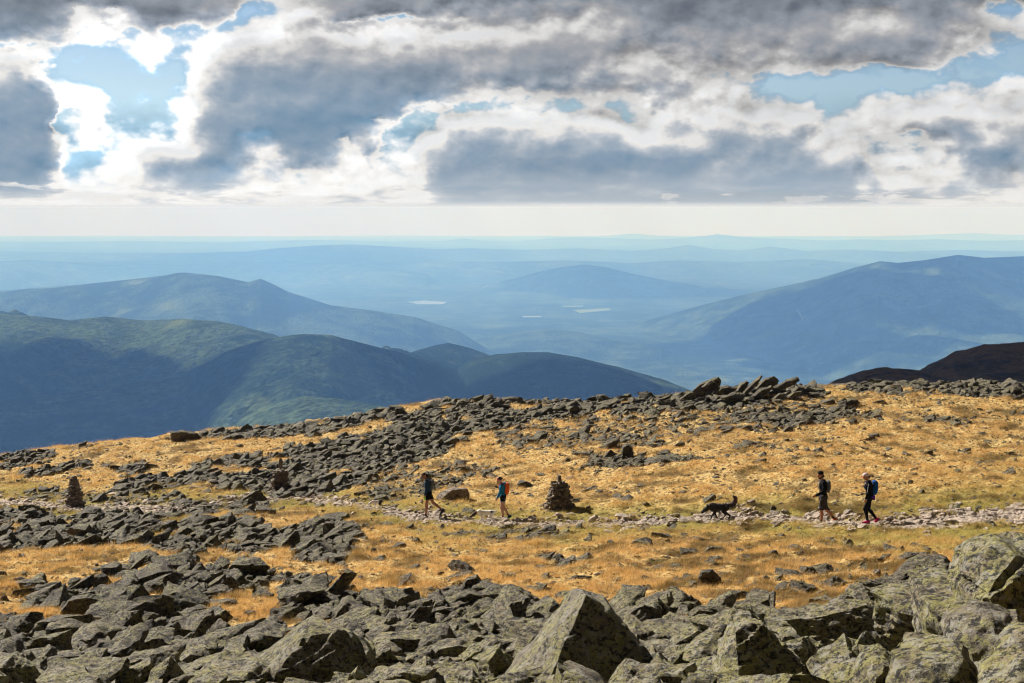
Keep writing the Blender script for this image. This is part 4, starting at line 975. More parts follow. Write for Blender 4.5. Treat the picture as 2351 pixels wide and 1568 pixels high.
def surfnet(F, lo, h):
    s = F < 0
    c = np.zeros(np.array(F.shape)-1, np.int8); 
    for dx in (0, 1):
        for dy in (0, 1):
            for dz in (0, 1):
                c += s[dx:F.shape[0]-1+dx, dy:F.shape[1]-1+dy, dz:F.shape[2]-1+dz]
    act = (c > 0) & (c < 8); I = np.argwhere(act); vid = -np.ones(c.shape, np.int64); vid[act] = np.arange(len(I))
    acc = np.zeros((len(I), 3)); cnt = np.zeros(len(I))
    cor = [(x, y, z) for x in (0, 1) for y in (0, 1) for z in (0, 1)]
    for a in cor:
        for ax in range(3):
            if a[ax] == 0:
                b_ = list(a); b_[ax] = 1
                fa = F[I[:, 0]+a[0], I[:, 1]+a[1], I[:, 2]+a[2]]; fb = F[I[:, 0]+b_[0], I[:, 1]+b_[1], I[:, 2]+b_[2]]
                m = (fa < 0) != (fb < 0); t = np.where(m, fa/np.where(m, fa-fb, 1), 0)
                p = np.tile(np.array(a, float), (len(I), 1)); p[:, ax] = t
                acc[m] += p[m]; cnt[m] += 1
    V = lo + h*(I + acc/cnt[:, None]); Q = []
    for ax in range(3):
        o1, o2 = [(1, 2), (2, 0), (0, 1)][ax]
        sl0 = [slice(None)]*3; sl1 = [slice(None)]*3; sl0[ax] = slice(0, -1); sl1[ax] = slice(1, None)
        d = s[tuple(sl0)] != s[tuple(sl1)]; E_ = np.argwhere(d)
        ok = np.all(E_[:, [o1, o2]] > 0, 1) & (E_[:, o1] < c.shape[o1]) & (E_[:, o2] < c.shape[o2]); E_ = E_[ok]
        e1 = np.zeros(3, int); e1[o1] = 1; e2 = np.zeros(3, int); e2[o2] = 1
        q = np.stack([vid[tuple((E_-e1-e2).T)], vid[tuple((E_-e2).T)], vid[tuple(E_.T)], vid[tuple((E_-e1).T)]], 1)
        ins = s[tuple(E_.T)]; q[~ins] = q[~ins][:, ::-1]; Q.append(q)
    Q = np.concatenate(Q); Q = Q[(Q >= 0).all(1)]
    return V, Q

def D2(deg, L):   # a limb piece in the walking plane: 0 hangs down, + swings forward
    a = math.radians(deg); return np.array([math.sin(a)*L, 0, -math.cos(a)*L])
class Figure:
    """skeleton of a walking person; x is forward, z up"""
    def __init__(s, ht, lean, legs, arms, head, female=False, splay=.09):
        k = ht/1.75; s.k = k; s.f = female; s.ht = ht; s.lean = lean
        thigh, shin = .445*k, .425*k
        hip = np.zeros(3); s.leg = []
        for sd, (a1, a2, fp) in zip((1, -1), legs):
            h0 = hip + np.array([0, sd*splay*k, 0]); kn = h0 + D2(a1, thigh); an = kn + D2(a2, shin)
            s.leg.append([h0, kn, an, fp])
        low = min(l[2][2] - .085*k - (.09*k*math.sin(math.radians(-l[3])) if l[3] < 0 else 0)*1.2 for l in s.leg)
        s.z0 = -low
        for l in s.leg: 
            for j in range(3): l[j] = l[j] + np.array([0, 0, s.z0])
        P = np.array([0, 0, s.z0]); up = np.array([math.sin(math.radians(lean)), 0, math.cos(math.radians(lean))]); s.up = up
        s.P = P; s.chest = P + up*.36*k; s.neckb = P + up*.53*k + np.array([.005, 0, 0]); s.sh = [P + up*.475*k + np.array([0, sd*(.165 if female else .185)*k, 0]) for sd in (1, -1)]
        hu = np.array([math.sin(math.radians(head[0])), 0, math.cos(math.radians(head[0]))])
        s.neckt = s.neckb + hu*.09*k + np.array([.015*k, 0, 0]); s.hp = math.radians(head[1])
        s.hc = s.neckt + np.array([math.sin(s.hp)*.09*k + .012*k, 0, math.cos(s.hp)*.09*k])
        s.arm = []
        for sd, sh, (a1, a2, out_) in zip((1, -1), s.sh, arms):
            el = sh + D2(a1, .285*k) + np.array([0, sd*out_*k, 0]); wr = el + D2(a2, .25*k) + np.array([0, -sd*.01, 0]); s.arm.append([sh, el, wr, a2, sd])
    def hd(s, x, y, z):    # a point in head space (x to the face)
        c, n = math.cos(s.hp), math.sin(s.hp); k = s.k
        return s.hc + np.array([x*c + z*n, y, -x*n + z*c])*k
    def torso(s, w=1.0):
        k, f = s.k, s.f; ry = -math.radians(s.lean); P, up = s.P, s.up
        r = [p_ell(P + up*.02*k, np.array([.115, .165 if not f else .170, .13])*k*w, 0, .05), p_ell(P + up*.17*k, np.array([.098, .135 if not f else .118, .16])*k*w, 0, .06),
             p_ell(P + up*.36*k, np.array([.115, .165 if not f else .145, .17])*k*w, 0, .06), p_cone(P+up*.47*k+np.array([0,.13*k,0]), P+up*.47*k+np.array([0,-.13*k,0]), .062*k*w, .062*k*w, .05)]
        if f: r.append(p_ell(P + up*.36*k + np.array([.075*k, 0, 0]), np.array([.06, .12, .065])*k, 0, .04))
        return r
    def arms_(s, w=1.0, hand=False):
        k = s.k; r = []
        for sh, el, wr, a2, sd in s.arm:
            r += [p_cone(sh, el, .050*k*w, .041*k*w, .03), p_cone(el, wr, .041*k*w, .027*k*w if w <= 1 else .033*k*w, .02)]
            if hand: r += s.hand(wr, a2, sd)
        return r
    def hand(s, wr, a2, sd):
        k = s.k; fwd = np.array([math.sin(math.radians(a2)), 0, -math.cos(math.radians(a2))]); side = np.array([math.cos(math.radians(a2)), 0, math.sin(math.radians(a2))])
        pm = wr + fwd*.075*k; r = [p_cone(wr, wr+fwd*.03*k, .027*k, .028*k, .02)]
        for j, (o, L) in enumerate(((.030, .078), (.010, .088), (-.010, .082), (-.029, .064))):
            kn = pm + side*o*k; r.append(p_cone(wr+fwd*.02*k+side*o*.5*k, kn, .016*k, .0125*k, .012))
            d1 = fwd*.75 + np.array([0, -sd*.25, 0]); m1 = kn + d1*L*.45*k + side*.006; m2 = m1 + (fwd*.7+np.array([0, -sd*.62, 0]))*L*.5*k
            r += [p_cone(kn, m1, .0095*k, .0088*k, .004), p_cone(m1, m2, .0088*k, .0075*k, .004)]
        t0 = wr + fwd*.025*k + side*.026*k; t1 = t0 + (fwd*.6+side*.8)*.034*k; t2 = t1 + (fwd*.95+side*.25)*.032*k + np.array([0, -sd*.008, 0])
        r += [p_cone(t0, t1, .014*k, .011*k, .012), p_cone(t1, t2, .0105*k, .009*k, .005)]
        return r
    def legs_(s, w=1.0, shin=1.0):
        k = s.k; r = []
        for h0, kn, an, fp in s.leg:
            m = kn + (an-kn)*.30 + np.array([-.018*k, 0, 0])
            r += [p_cone(h0 + np.array([0, 0, -.02*k]), kn, .088*k*w, .055*k*w, .04), p_cone(kn, m, .052*k*shin, .057*k*shin, .03), p_cone(m, an, .055*k*shin, .034*k*shin, .03)]
        return r
    def feet(s, r0=.030):
        k = s.k; r = []
        for h0, kn, an, fp in s.leg:
            a = math.radians(fp); t = np.array([math.cos(a), 0, math.sin(a)]); dn = np.array([math.sin(a), 0, -math.cos(a)])
            r += [p_cone(an + dn*.045*k - t*.03*k, an + dn*.055*k + t*.13*k, r0*k, r0*.8*k, .03), p_cone(an, an+dn*.04*k, .034*k, .034*k, .03)]
        return r
    def shoe(s, i):
        k = s.k; h0, kn, an, fp = s.leg[i]; a = math.radians(fp); t = np.array([math.cos(a), 0, math.sin(a)]); dn = np.array([math.sin(a), 0, -math.cos(a)])
        up_ = [p_cone(an + dn*.04*k - t*.045*k, an + dn*.052*k + t*.075*k, .046*k, .043*k, .03), p_cone(an + dn*.052*k + t*.07*k, an + dn*.058*k + t*.165*k, .043*k, .034*k, .03), p_cone(an + dn*.0*k, an + dn*.045*k, .046*k, .048*k, .03)]
        return grow(up_, .008, cuts=[(an+dn*.087*k, dn), (an - dn*.02*k, -dn)])
    def sole(s, i):
        k = s.k; h0, kn, an, fp = s.leg[i]; a = math.radians(fp); t = np.array([math.cos(a), 0, math.sin(a)]); dn = np.array([math.sin(a), 0, -math.cos(a)])
        return grow([p_cone(an + dn*.07*k - t*.05*k, an + dn*.07*k + t*.08*k, .048*k, .048*k, .03), p_cone(an + dn*.07*k + t*.08*k, an + dn*.07*k + t*.17*k, .048*k, .038*k, .03)], .008, cuts=[(an+dn*.100*k, dn), (an+dn*.079*k, -dn)])
    def head(s):
        k = s.k; hd = s.hd; rp = s.hp
        r = [p_ell(hd(-.008, 0, .025), np.array([.098, .076, .092])*k, 0, .03), p_ell(hd(.022, 0, -.035), np.array([.068, .060, .078])*k, 0, .03),
             p_ell(hd(.060, 0, -.088), np.array([.022, .028, .020])*k, 0, .025), p_cone(s.neckb, s.neckt, .052*k if not s.f else .044*k, .050*k if not s.f else .042*k, .03),
             p_cone(hd(.088, 0, .008), hd(.108, 0, -.030), .009*k, .014*k, .012), p_cone(hd(.070, -.03, .022), hd(.070, .03, .022), .017*k, .017*k, .02),
             p_ell(hd(-.004, .077, -.012), np.array([.020, .009, .032])*k, 0, .006), p_ell(hd(-.004, -.077, -.012), np.array([.020, .009, .032])*k, 0, .006),
             p_cone(hd(.080, -.018, -.060), hd(.080, .018, -.060), .010*k, .010*k, .01)]
        return r
SKIN = simple_mat('skin_tanned', (0.36, 0.17, 0.10), 0.55, (0.30, 0.135, 0.08), 30); SKIN2 = simple_mat('skin_fair', (0.52, 0.30, 0.22), 0.55, (0.46, 0.24, 0.17), 30); SKIN3 = simple_mat('skin_dark', (0.10, 0.045, 0.025), 0.55, (0.08, 0.035, 0.02), 30); SKIN4 = simple_mat('skin_sunburnt', (0.44, 0.19, 0.10), 0.55, (0.38, 0.16, 0.09), 30)
def fab(n, c, c2=None, r=.85, sc=60): return simple_mat(n, c, r, c2, sc, 0.3, .25)
EYE = simple_mat('eye', (0.02, 0.015, 0.012), 0.2)
def put(root, name, VF, mat, label=None, attrs=None):
    V, F = VF; me = mesh_np(name, V, F)
    o = link(name, me, mat, parent=root, label=label); return o
def build_person(fig, at, yaw, label, skin, garments, eyes=True):
    body = fig.torso() + fig.arms_(1.0, True) + fig.legs_() + fig.feet() + fig.head()
    cutm = [p_cone(fig.hd(.094, -.020, -.060), fig.hd(.094, .020, -.060), .0045, .0045)]
    V, F = grow(body, .0085, sub=cutm)
    me = mesh_np('person', V, F); root = link('person', me, skin, label=label, category='person', group='hikers walking along the trail')
    root.location = at; root.rotation_euler = (0, 0, yaw)
    for sd in (1, -1):
        put(root, 'eye', grow([p_ell(fig.hd(.077, sd*.030, -.003), np.array([.012, .013, .011])*fig.k)], .004), EYE)
    for name, vf, mat, lab in garments: put(root, name, vf, mat, lab)
    return root
def hem(fig, up_at, ln=None): return (fig.P + fig.up*up_at*fig.k, -fig.up)
def lim(prs, z): return prs
def chain(pts, r, k=.01): return [p_cone(a, c, r, r, k) for a, c in zip(pts[:-1], pts[1:])]
def pack_straps(fig, off=.125, r=.013):
    out_ = []; k = fig.k
    for sd in (1, -1):
        y = sd*.085*k; U = lambda a, x: fig.P + fig.up*a*k + np.array([x*k, y, 0])
        out_ += chain([U(.50, -.12), U(.565, -.05), U(.56, .03), U(.50, .115), U(.40, .150), U(.30, .145), U(.22, .10), U(.20, .0), U(.20, -.10)], r)
    return out_
def make_pack(fig, at, yaw, name, label, mat, mat2, size, shape='round', cat='backpack', extra=None):
    k = fig.k; dx, dy, dz = size; rl = -math.radians(fig.lean)
    c = fig.P + fig.up*(.33)*k + np.array([-(.115*k + dx), 0, 0])
    body = [p_ell(c + np.array([-.01, 0, -.03]), (dx*1.12, dy*1.05, dz*1.02), rl, .04), p_box(c, (dx*.9, dy*.92, dz*.9), .05, rl, .04), p_ell(c + fig.up*dz*.75 + np.array([.0, 0, 0]), (dx*.95, dy*.9, dz*.34), rl, .03)]
    V, F = grow(body, .01, wrinkle=.012, wseed=3)
    root = link(name, mesh_np(name, V, F), mat, label=label, category=cat); root.location = at; root.rotation_euler = (0, 0, yaw)
    put(root, 'strap', grow(pack_straps(fig), .008), mat2)
    put(root, 'pocket', grow([p_ell(c + np.array([-dx*.85, 0, -dz*.25]), (dx*.45, dy*.75, dz*.5), rl, .02)], .009, wrinkle=.006), mat2 if extra is None else extra)
    put(root, 'lid', grow([p_ell(c + fig.up*dz*.80 + np.array([-.01, 0, 0]), (dx*1.08, dy*.98, dz*.22), rl, .02)], .009, wrinkle=.006), mat)
    for sd in (1, -1): put(root, 'side_cord', grow(chain([c + np.array([-dx*.2, sd*dy*1.0, dz*.55]), c + np.array([-dx*.75, sd*dy*.85, dz*.15]), c + np.array([-dx*.1, sd*dy*1.03, -dz*.25]), c + np.array([-dx*.7, sd*dy*.85, -dz*.6])], .006), .005), mat2)
    return root
def ground_at(u, v, y): 
    q = place(u, v, y); z = float(gz(q[0], q[1])[0]); return (q[0], q[1], z)
YAW = PI
def stand(u, y):
    """the spot on the trail below this bearing"""
    s, _ = ray(u, 1190); x = float(s)*y; z = float(gz(x, y)[0]); return (x, y, z + .0)

# 1: leading hiker, dark blue jacket
f = Figure(1.84, 6, [(10, 4, 0), (-24, -52, -48)], [(4, 10, .02), (-6, 8, .02)], (22, 34))
at = stand(984, 57.0)
NAVY = fab('navy_shell', (0.012, 0.045, 0.10), (0.008, 0.028, 0.065)); BLACK = fab('black_cloth', (0.005, 0.005, 0.006), None, 1.0); HAIR = simple_mat('dark_hair', (0.018, 0.010, 0.007), .6, None, 90, .5)
SHOEB = fab('black_shoe', (0.015, 0.015, 0.018), None, .6); GREYP = fab('grey_pack', (0.13, 0.14, 0.17), (0.07, 0.075, 0.09)); SOLE = simple_mat('rubber_sole', (0.05, 0.05, 0.05), .8)
jk = grow(f.torso(1.0) + f.arms_(1.12) , .009, .017, cuts=[hem(f, -.03)], wrinkle=.012, wseed=1)
g = [('jacket', jk, NAVY, None), ('hood', grow([p_ell(f.neckb + np.array([-.055, 0, .0]), (.075, .10, .07), .4, .03)], .008, wrinkle=.01), NAVY, None),
     ('shorts', grow(f.torso()[:1] + f.legs_(1.08), .009, .022, cuts=[(f.P + np.array([0, 0, -.24]), (0, 0, -1)), (f.P+f.up*.10, f.up)], wrinkle=.012, wseed=2), BLACK, None),
     ('hair', grow([p_ell(f.hd(-.016, 0, .034), np.array([.102, .084, .094]), 0, .02), p_ell(f.hd(-.10, 0, -.035), (.045, .040, .06), .3, .03), p_ell(f.hd(-.11, 0, -.09), (.035, .035, .06), .2, .03)], .008, cuts=[(f.hd(.055, 0, .02), (1, 0, -.75))], wrinkle=.014), HAIR, None),
     ('sunglasses', grow(chain([f.hd(-.01, .078, .004), f.hd(.085, .050, .004), f.hd(.098, 0, .004), f.hd(.085, -.050, .004), f.hd(-.01, -.078, .004)], .006) + [p_ell(f.hd(.092, .03, -.002), (.010, .026, .018)), p_ell(f.hd(.092, -.03, -.002), (.010, .026, .018))], .005), BLACK, None)]
for i in (0, 1): g += [('shoe', f.shoe(i), SHOEB, None), ('sole', f.sole(i), SOLE, None), ('sock', grow([p_cone(f.leg[i][2], f.leg[i][2] + (f.leg[i][1]-f.leg[i][2])*.16, .040, .040)], .007), BLACK, None)]
P1 = build_person(f, at, YAW, 'leading hiker in dark blue jacket and black shorts, head bowed, bare legs striding', SKIN, g)
make_pack(f, at, YAW, 'backpack', 'slim grey and black pack on the back of the leading hiker in dark blue', GREYP, fab('light_webbing', (0.36, 0.37, 0.42)), (.055, .115, .20))
wr = f.arm[0][2] + D2(f.arm[0][3], .09)
lm = simple_mat('lime_plastic', (0.42, 0.85, 0.05), .4); o = link('bottle', mesh_np('bottle', *grow([p_cone(wr + np.array([0, 0, .05]), wr - np.array([0, 0, .06]), .032, .034), p_cone(wr + np.array([0, 0, .05]), wr + np.array([0, 0, .09]), .020, .014)], .006)), lm, label='lime green bottle held low in the hand of the leading hiker', category='bottle'); o.location = at; o.rotation_euler = (0, 0, YAW)

# 2: teal jacket, orange pack
f = Figure(1.72, 5, [(9, -10, -2), (-1, -32, -38)], [(16, 26, .02), (-4, 6, .02)], (20, 28), True, .075)
at = stand(1155, 56.0)
TEAL = fab('teal_shell', (0.01, 0.17, 0.33), (0.008, 0.12, 0.24)); ORNG = fab('orange_nylon', (0.85, 0.14, 0.015), (0.70, 0.10, 0.012)); HBR = simple_mat('auburn_hair', (0.055, 0.018, 0.012), .6, None, 90, .5)
PRINT = simple_mat('printed_trim', (0.02, 0.03, 0.03), .8, (0.45, 0.45, 0.48), 24); RED = fab('red_sock', (0.35, 0.01, 0.02)); TSH = fab('teal_shoe', (0.01, 0.10, 0.11)); PINK = fab('pink_cloth', (0.75, 0.16, 0.28))
g = [('jacket', grow(f.torso() + f.arms_(1.1), .009, .015, cuts=[hem(f, .0)], wrinkle=.012, wseed=4), TEAL, None),
     ('hood', grow([p_ell(f.neckb + np.array([-.085, 0, .015]), (.095, .10, .05), .15, .03)], .008, wrinkle=.01), TEAL, None),
     ('shorts', grow(f.torso()[:1] + f.legs_(1.05), .009, .018, cuts=[(f.P + np.array([0, 0, -.16]), (0, 0, -1)), (f.P+f.up*.10, f.up)], wrinkle=.01, wseed=2), BLACK, None),
     ('shorts_trim', grow(f.torso()[:1] + f.legs_(1.05), .009, .020, cuts=[(f.P + np.array([0, 0, -.20]), (0, 0, -1)), (f.P + np.array([0, 0, -.155]), (0, 0, 1))], wrinkle=.01, wseed=2), PRINT, None),
     ('hair', grow([p_ell(f.hd(-.016, 0, .030), np.array([.100, .082, .090]), 0, .02), p_ell(f.hd(-.115, 0, .005), (.038, .036, .036), 0, .02)], .008, cuts=[(f.hd(.050, 0, .02), (1, 0, -.75))], wrinkle=.012), HBR, None),
     ('headband', grow([p_ell(f.hd(-.010, 0, .034), np.array([.108, .088, .096]), 0, .02)], .007, cuts=[(f.hd(.030, 0, .075), (-.72, 0, .70)), (f.hd(.062, 0, .022), (.72, 0, -.70))]), PINK, None)]
for i in (0, 1): g += [('shoe', f.shoe(i), TSH, None), ('sole', f.sole(i), SOLE, None), ('sock', grow([p_cone(f.leg[i][2], f.leg[i][2] + (f.leg[i][1]-f.leg[i][2])*.22, .038, .040)], .007), RED, None)]
build_person(f, at, YAW, 'hiker in a bright blue jacket with a pink headband, printed shorts and bare legs', SKIN2, g)
make_pack(f, at, YAW, 'backpack', 'bright orange backpack worn over the blue jacket', ORNG, fab('orange_webbing', (0.70, 0.09, 0.01)), (.075, .125, .225), extra=fab('orange_pocket', (0.75, 0.11, 0.012)))

# 3: black top, grey vest pack, long dark shorts
f = Figure(1.92, 3, [(9, 0, 0), (-14, -42, -42)], [(2, 62, .02), (-10, 14, .03)], (14, 12))
at = stand(1889, 49.8)
CHAR = fab('charcoal_shorts', (0.050, 0.040, 0.042), (0.030, 0.025, 0.026)); BEARD = simple_mat('black_beard', (0.008, 0.006, 0.006), .7, None, 90, .5); OSH = fab('orange_shoe', (0.75, 0.20, 0.06), (0.10, 0.04, 0.03), .7, 14)
g = [('top', grow(f.torso(1.02) + f.arms_(1.1), .009, .013, cuts=[hem(f, -.06)], wrinkle=.010, wseed=6), BLACK, None),
     ('shorts', grow(f.torso()[:1] + f.legs_(1.15, 1.25), .009, .026, cuts=[(f.P + np.array([0, 0, -.47]), (.1, 0, -1)), (f.P+f.up*.08, f.up)], wrinkle=.016, wseed=7), CHAR, None),
     ('hat', grow([p_ell(f.hd(-.012, 0, .044), np.array([.110, .090, .098]), 0, .02)], .008, cuts=[(f.hd(0, 0, .0), (.3, 0, -1))], wrinkle=.008), BLACK, None),
     ('beard', grow([p_ell(f.hd(.048, 0, -.088), (.050, .055, .055), 0, .02), p_ell(f.hd(.0, 0, -.06), (.055, .072, .05), 0, .03), p_ell(f.hd(-.06, 0, -.05), (.055, .065, .07), 0, .03)], .008, wrinkle=.014), BEARD, None)]
for i in (0, 1): g += [('shoe', f.shoe(i), OSH, None), ('sole', f.sole(i), SOLE, None), ('sock', grow([p_cone(f.leg[i][2], f.leg[i][2] + (f.leg[i][1]-f.leg[i][2])*.22, .042, .046)], .007), BLACK, None)]
build_person(f, at, YAW, 'bearded hiker in a black top and long dark shorts, one forearm raised in front', SKIN4, g)
make_pack(f, at, YAW, 'backpack', 'light grey vest pack worn over the black top of the bearded hiker', GREYP, fab('pale_grey_vest', (0.42, 0.40, 0.41)), (.065, .125, .21))

# 4: cap, blue pack, leggings, pink shoes
f = Figure(1.80, 6, [(24, -14, -2), (2, -38, -46)], [(10, 16, .02), (-6, 4, .02)], (20, 20), True, .07)
at = stand(1996, 49.3)
BLUE = fab('blue_nylon', (0.006, 0.085, 0.36), (0.004, 0.06, 0.25)); PURP = fab('purple_fleece', (0.11, 0.015, 0.42)); PSH = fab('pink_shoe', (0.62, 0.02, 0.13), (0.45, 0.012, 0.08), .6); CAPM = simple_mat('white_cap', (0.80, 0.76, 0.78), .8, (0.70, 0.45, 0.52), 22); CAPR = fab('coral_cap_front', (0.75, 0.06, 0.13)); STR = simple_mat('white_piping', (0.7, 0.7, 0.72), .7)
FAIRH = simple_mat('light_brown_hair', (0.16, 0.09, 0.05), .6, None, 90, .5)
sh, el, wr_ = f.arm[0][0], f.arm[0][1], f.arm[0][2]
g = [('jacket', grow(f.torso() + f.arms_(1.08), .009, .014, cuts=[hem(f, -.02)], wrinkle=.010, wseed=8), BLACK, None),
     ('sleeve_piping', grow(chain([sh + np.array([.048, .035, .02]), sh*.5+el*.5 + np.array([.056, .035, 0]), el + np.array([.050, .032, 0])], .008), .006), STR, None),
     ('leggings', grow(f.torso()[:1] + f.legs_(1.0), .009, .006, cuts=[(f.P+f.up*.10, f.up)], wrinkle=.004, wseed=2), BLACK, None),
     ('fleece_round_waist', grow([p_cone(f.P + np.array([-.11, .10, .03]), f.P + np.array([-.11, -.10, .03]), .045, .045), p_cone(f.P + np.array([-.02, .17, .03]), f.P + np.array([-.10, .12, .03]), .028, .04), p_cone(f.P + np.array([-.02, -.17, .03]), f.P + np.array([-.10, -.12, .03]), .028, .04), p_ell(f.P + np.array([-.14, 0, -.05]), (.035, .11, .08), 0, .04)], .009, wrinkle=.016), PURP, None),
     ('hair', grow([p_ell(f.hd(-.016, 0, .022), np.array([.100, .082, .088]), 0, .02), p_ell(f.hd(-.09, 0, -.05), (.04, .045, .06), 0, .03)], .008, cuts=[(f.hd(.045, 0, .02), (1, 0, -.75))], wrinkle=.012), FAIRH, None),
     ('cap', grow([p_ell(f.hd(-.008, 0, .040), np.array([.113, .092, .100]), 0, .02)], .007, cuts=[(f.hd(0, 0, .028), (.05, 0, -1))]), CAPM, None),
     ('cap_visor', grow([p_ell(f.hd(.115, 0, .030), (.075, .068, .010), -.1-f.hp, .01)], .006), CAPR, None)]
for i in (0, 1): g += [('shoe', f.shoe(i), PSH, None), ('sole', f.sole(i), SOLE, None)]
build_person(f, at, YAW, 'rearmost hiker in a white and coral cap, black leggings and pink shoes', SKIN4, g)
make_pack(f, at, YAW, 'backpack', 'deep blue backpack on the rearmost hiker in the cap', BLUE, fab('blue_webbing', (0.01, 0.06, 0.22)), (.085, .130, .245))

# ---- dogs (x forward)
def dog(at, yaw, label, L, mats, parts_, name='dog'):
    V, F = grow(parts_['body'], parts_.get('h', .008), wrinkle=parts_.get('wr', .004), wseed=5, wfreq=30)
    me = mesh_np(name, V, F)
    root = link(name, me, mats['body'], label=label, category='dog', group='dogs walking with the hikers'); root.location = at; root.rotation_euler = (0, 0, yaw)
    for nm, pr, mt in parts_['kids']:
        put(root, nm, grow(pr, .005, wrinkle=.002, wseed=2), mt)
    return root
def dog_skel(k, head_low=.2, tail='down', fluffy=0.0, stride=1.0, hz=None):
    """shoulder height about .60*k"""
    A = lambda x, y, z: np.array([x, y, z])*k
    f_ = 1 + fluffy
    B = [p_ell(A(.20, 0, .44), np.array([.16, .088*f_, .125*f_])*k, 0, .05), p_ell(A(.0, 0, .455), np.array([.22, .085*f_, .098*f_])*k, 0, .06), p_ell(A(-.20, 0, .47), np.array([.13, .080*f_, .098*f_])*k, 0, .05)]
    hz = .40 if hz is None else hz
    nb, nt = A(.29, 0, .50), A(.44, 0, hz + .05)
    B += [p_cone(nb, nt, .088*k*f_, .060*k*f_, .05)]
    hx = A(.49, 0, hz)
    B += [p_ell(hx, np.array([.090, .072, .072])*k, .5, .03), p_cone(hx + A(.03, 0, -.02), hx + A(.14, 0, -.095), .048*k, .032*k, .02), p_cone(hx + A(.04, 0, -.06), hx + A(.115, 0, -.11), .022*k, .016*k, .015)]
    # fore legs: elbow, wrist, paw; hind legs: stifle forward, hock back
    for sd, (sx, wx, px, lift) in ((1, (.20, .27*stride, .29*stride, 0)), (-1, (.20, .13, .08, .03))):
        s0 = A(sx, sd*.06, .40); e = A(sx - .03, sd*.065, .30); w = A(wx, sd*.06, .13 + lift); p = A(px, sd*.06, .035 + lift)
        B += [p_cone(s0, e, .055*k*f_, .038*k*f_, .03), p_cone(e, w, .034*k*f_, .022*k*f_, .02), p_cone(w, p, .022*k*f_, .019*k, .015), p_cone(p, p + A(.035, 0, -.012), .021*k, .016*k, .015)]
    for sd, (kx, hx_, px, lift) in ((1, (-.14, -.33*stride, -.30*stride, .0)), (-1, (-.12, -.22, -.14, 0))):
        h0 = A(-.23, sd*.055, .44); kn = A(kx, sd*.07, .30); hk = A(hx_, sd*.06, .165 + lift); p = A(px, sd*.06, .035 + lift)
        B += [p_cone(h0, kn, .078*k*f_, .045*k*f_, .04), p_cone(kn, hk, .040*k*f_, .022*k*f_, .02), p_cone(hk, p, .021*k*f_, .018*k, .012), p_cone(p, p + A(.04, 0, -.012), .021*k, .016*k, .015)]
    if tail == 'up': 
        tp = [A(-.30, 0, .53), A(-.40, 0, .53), A(-.49, 0, .58), A(-.54, 0, .67), A(-.55, 0, .77), A(-.49, 0, .83)]; rr = [.055, .085, .088, .080, .070, .040]
    else:
        tp = [A(-.31, 0, .50), A(-.38, 0, .44), A(-.42, 0, .35)]; rr = [.024, .016, .010]
        if tail == 'level': tp = [A(-.31, 0, .52), A(-.39, 0, .55), A(-.44, 0, .57)]
    B += [p_cone(a, c, r1*k, r2*k, .03) for a, c, r1, r2 in zip(tp[:-1], tp[1:], rr[:-1], rr[1:])]
    return B, hx, A
def dog_mat(name, fn):
    m, b, out = new_mat(name); p = b.new('ShaderNodeBsdfPrincipled'); b.l.new(p.outputs[0], out.inputs[0]); tc = b.new('ShaderNodeTexCoord'); sp = b.new('ShaderNodeSeparateXYZ'); b.l.new(tc.outputs['Object'], sp.inputs[0])
    n = b.noise(tc.outputs['Object'], 9.0, 3, .6); fine_ = b.noise(tc.outputs['Object'], 70.0, 3, .7)
    c = fn(b, E(b, sp.outputs[0]), E(b, sp.outputs[1]), E(b, sp.outputs[2]), n)
    b.put(p.inputs['Base Color'], c); p.inputs['Roughness'].default_value = .8; b.put(p.inputs['Normal'], bump(b, fine_, .5, .01)); return m
def ears(hx, A, up=True, k=1.0):
    r = []
    for sd in (1, -1):
        if up: r.append([p_cone(hx + A(-.03, sd*.035, .045), hx + A(-.035, sd*.045, .115), .022*k, .006*k, .01), p_cone(hx + A(-.015, sd*.04, .045), hx + A(-.035, sd*.045, .10), .015*k, .006*k, .01)])
        else: r.append([p_cone(hx + A(-.025, sd*.055, .03), hx + A(-.01, sd*.075, -.045), .020*k, .024*k, .01)])
    return r
WD = dog_mat('white_coat_brown_patches', lambda b, x, y, z, n: b.mix((x + n*.08).step(.405, .425), b.mix(((b.m('ABSOLUTE', x + .20) + b.m('ABSOLUTE', z - .52)*1.2) + n*.05).step(.085, .075), (.92, .88, .82), (.045, .022, .015)), (.055, .022, .014)))
B, hx, A = dog_skel(1.0, tail='level', hz=.40)
NOSE = simple_mat('dog_nose', (.01, .01, .01), .4); COLR = fab('orange_collar', (.85, .16, .02))
kids = [('ear', e, simple_mat('brown_ear', (.05, .02, .012), .8)) for e in ears(hx, A, False, .92)] + [('nose', [p_ell(hx + A(.155, 0, -.08), np.array([.016, .016, .014]))], NOSE),
        ('collar', [p_cone(A(.365, .058, .50), A(.365, -.058, .50), .014, .014), p_cone(A(.365, .058, .50), A(.33, .062, .41), .014, .014), p_cone(A(.365, -.058, .50), A(.33, -.062, .41), .014, .014), p_cone(A(.33, .062, .41), A(.33, -.062, .41), .014, .014)], COLR)]
dog(tuple(np.add(stand(1117, 54.3), (0, 0, .03))), PI, 'white dog with brown head, dark rump patch and orange collar, nose to the trail', 1, {'body': WD}, {'body': B, 'kids': kids})
DD = dog_mat('dark_brindle_coat', lambda b, x, y, z, n: b.mix((z*.9 + n*.14).step(.575, .64), b.mix(n.step(.4, .7), (.008, .006, .005), (.022, .012, .008)), (.07, .028, .012)))
B, hx, A = dog_skel(1.05, tail='up', fluffy=.30, hz=.37, stride=1.1)
